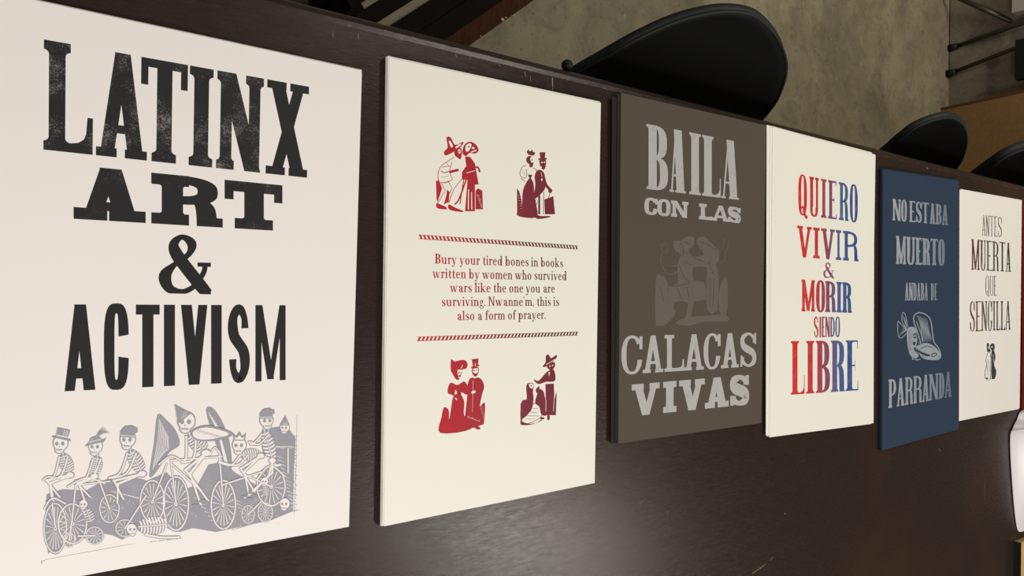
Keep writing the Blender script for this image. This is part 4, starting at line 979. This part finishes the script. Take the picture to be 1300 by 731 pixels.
# ================================================================= moulded black chairs behind the table
LEAN = R(30)
def chair(outline, y0, label, shape=None, dx=0, rim=.013):
    nrm = (0, -math.cos(LEAN), math.sin(LEAN))
    if shape is None: pts = [bpl(x, y, (0, y0, .6), nrm) for x, y in outline]
    else: pts = [p + Vector((dx, 0, 0)) for p in shape]
    xa, xb = pts[0].x, pts[-1].x; xc = (xa + xb) / 2
    root = empty('shell_chair', (xc, .15, 0), label, 'chair', 'black chairs tucked under the back of the table')
    loc = Vector((xc, .15, 0)); up = Vector((0, math.sin(LEAN), math.cos(LEAN)))
    # contour in plane coordinates (x, s): s runs up the back, s=0 at z=.6
    P0 = Vector((0, y0, .6)); con = [(p.x, (p - P0).dot(up)) for p in pts]
    con = crom(con, 3)
    n_ = len(con); half = 9
    # rows across the back: for each contour point pair build a fan grid toward the centre line
    cx = xc; bot = -.16
    V = []; Fc = []; rows = 10
    top = max(c_[1] for c_ in con)
    ctr = (xc, -.02)
    full = [(xc - .15, bot), (xa + .02, bot * .5)] + con + [(xb - .02, bot * .5), (xc + .15, bot)]
    m_ = len(full)
    def pos(x, s_, t=1.0):
        bulge = .03 * (1 - t * t)                               # the shell is dished outward
        p = P0 + up * s_; curl = 0
        if s_ < -.10: curl = (-.10 - s_) ** 2 * 3
        return Vector((x, p.y + max(0, bulge) - curl * .5, p.z + curl)) - loc
    for k in range(rows + 1):
        t = k / rows
        for (x, s_) in full: V.append(pos(ctr[0] + (x - ctr[0]) * t, ctr[1] + (s_ - ctr[1]) * t, t))
    for k in range(rows):
        for i in range(m_):
            a = k * m_ + i; b = k * m_ + (i + 1) % m_
            if k == 0: Fc.append((V.index(V[0]), b + m_, a + m_)) if False else Fc.append((a, b, b + m_, a + m_))
            else: Fc.append((a, b, b + m_, a + m_))
    o = mesh_obj('backrest', V, Fc, BLACKSHELL, root, smooth=True)
    bm = bmesh.new(); bm.from_mesh(o.data); bmesh.ops.remove_doubles(bm, verts=bm.verts, dist=1e-5); bmesh.ops.recalc_face_normals(bm, faces=bm.faces); bm.normal_update()
    if sum(f.normal.y for f in bm.faces) > 0: bmesh.ops.reverse_faces(bm, faces=bm.faces)
    bm.to_mesh(o.data); bm.free()
    o.data.materials.append(RIM); so = o.modifiers.new('thick', 'SOLIDIFY'); so.thickness = rim * 1.1; so.offset = -1; so.material_offset_rim = 1
    # rolled rim along the visible contour
    rp = [pos(ctr[0] + (x - ctr[0]) * 1.0, ctr[1] + (s_ - ctr[1]) * 1.0) + Vector((0, 0, 0)) for x, s_ in full[1:-1]]
    bm_obj('rim', tube_bm(rp, rim * .17, 8), RIM, root, smooth=True)['label'] = 'dark grey rolled rim'
    # seat pan under the table
    bm = bmesh.new(); sp = []
    yb = pos(xc, bot).y + .03; zs_ = .425
    outl = crom([(-.21, yb - .02), (-.23, -.18), (-.19, -.36), (0, -.40), (.19, -.36), (.23, -.18), (.21, yb - .02), (0, yb)], 4, True)
    bm_obj('seat', prism_bm([(x, y) for x, y in outl][::-1], zs_, zs_ + .014), BLACKSHELL, root, bevel=.004)
    pb = pos(xc, bot)
    bm_obj('seat_joint', tube_bm([(0 + pb.x - .12, yb - .02, zs_ + .007), (pb.x - .12, pb.y, pb.z + .01)], .018, 8), BLACKSHELL, root, smooth=True)
    bm_obj('seat_joint', tube_bm([(0 + pb.x + .12, yb - .02, zs_ + .007), (pb.x + .12, pb.y, pb.z + .01)], .018, 8), BLACKSHELL, root, smooth=True)
    for sx in (-1, 1):
        for (ya, yb2) in ((yb - .08, yb + .03), (-.33, -.38)):
            bm_obj('leg', tube_bm([(sx * .16, ya, zs_), (sx * .21, yb2, .012)], .010, 10), STEEL, root, smooth=True)
            bm_obj('glide', tube_bm([(sx * .21, yb2, 0), (sx * .21, yb2, .03)], .014, 10), RUBBER, root, smooth=True)
    return pts
sh = lambda L_, a, b: [(x + a, y + b) for x, y in L_]
O1 = [(728, 88), (782, 57), (817, 38), (858, 20), (896, 10), (924, 7), (950, 10), (967.5, 19), (985, 38), (995.5, 58.5), (999, 79), (994, 102), (983, 125), (962.5, 150)]
O2 = [(1123, 190), (1157.5, 161), (1180.5, 149.7), (1196, 145.5), (1209, 145), (1222.6, 152.6), (1228.7, 168), (1226.4, 187), (1220.7, 200.5), (1213, 212)]
ins = lambda O_, cx_, cy_, k: [(x + (cx_ - x) * k, y + (cy_ - y) * k) for x, y in O_]
chair(sh(O1, 0, 8), .355, 'black moulded chair with a rounded back behind the grey-brown poster, largest of the chairs')
S2 = chair(sh(O2, -1, 5), .335, 'black moulded chair with a rounded back behind the navy blue poster')
chair(None, .335, 'black moulded chair at the right frame edge, its back cut off by the photo', S2, .50, .020)

# ================================================================= by the far wall
fc = empty('folded_chair', (3.40, 1.0, 0), 'dark metal folding chair leaning folded against the far wall, upper right', 'chair')
fl_ = Vector((3.40, 1.0, 0))
L1 = [bpl(1207.5, 61.5, (3.40, 0, 0), (1, 0, 0)), None]
def wp(px, py, x): return bpl(px, py, (x, 0, 0), (1, 0, 0)) - fl_
f1, f2 = bp(1204.5, 61.5, .0), bp(1202, 94, .0)
f1 = f1 - fl_; f2 = f2 - fl_
h1, h2 = wp(1300, 29, 3.49), wp(1300, 57, 3.49)
for f_, h_ in ((f1, h1), (f2, h2)):
    e = f_ + (h_ - f_) * 2.6; e.x = min(e.x, h_.x + .012)
    f_ = f_ + Vector((0, 0, .012)); kx = f_ + (h_ - f_) * .09
    bm_obj('leg', tube_bm([f_, h_, e], .008, 10), STEEL, fc, smooth=True)
    bm_obj('rubber_foot', tube_bm([f_ - Vector((0, 0, .010)), kx], [.016, .012], 10), RUBBER, fc, smooth=True)
    f_.z -= .012
bm_obj('seat', box_bm(.05, .088, -.15, .0, .27, .70), BLACKSHELL, fc, bevel=.008)
a = wp(1296, 90, 3.49)
st_ = h2 + (h2 - f2) * .25
# diagonal brace and the pale panel on it
d0, d1 = wp(1218, -2, 3.46), wp(1284, 27.5, 3.509)
pr = empty('leaning_pole', (3.45, 1.2, 0), 'dark pole leaning along the foot of the far wall, top right corner', 'pole')
pl = Vector((3.45, 1.2, 0)) - fl_
dd = (d1 - d0).normalized(); a0 = d0 - dd * (d0.z - .012) / dd.z if dd.z > .05 else d0
bm_obj('pole', tube_bm([a0 - pl, d1 - pl], .009, 10), STEEL, pr, smooth=True)
c = bpl(1288.5, 18.5, (3.49, 0, 0), (1, 0, 0))
pb = bm_obj('wall_box', box_bm(-.03, .028, 0, .12, 0, .14), GREYW, None, loc=(3.49, c.y, c.z), bevel=.012, seg=3)
tag(pb, 'pale grey plastic box fixed low on the far wall, top right corner', 'box')

# tan cabinet front standing by the wall
ca = bp(1194, 137, 0); top = bpl(1300, 114, (ca.x, 0, 0), (1, 0, 0))
cb = empty('wooden_cabinet', (ca.x, ca.y, 0), 'tan wooden cabinet with a reddish edge standing by the far wall, right', 'cabinet')
lean = (top.y - ca.y) / top.z
bm = bmesh.new()
hgt = .42; dp = 3.518 - ca.x
for nm, y0_, y1_, m_, x0_ in (('front_panel', -.62, -.010, TAN, 0), ('edge_strip', -.0095, .0, TANEDGE, -.002)):
    V = [(x0_, y0_, 0), (dp - .002, y0_, 0), (dp - .002, y1_, 0), (x0_, y1_, 0)]
    V += [(v[0], v[1] + lean * hgt, hgt) for v in V]
    o = mesh_obj(nm, V, [(0, 3, 2, 1), (4, 5, 6, 7), (0, 1, 5, 4), (1, 2, 6, 5), (2, 3, 7, 6), (3, 0, 4, 7)], m_, cb)
    if nm == 'edge_strip': o['label'] = 'reddish brown edge'
# dark glides of a stool near the black seat
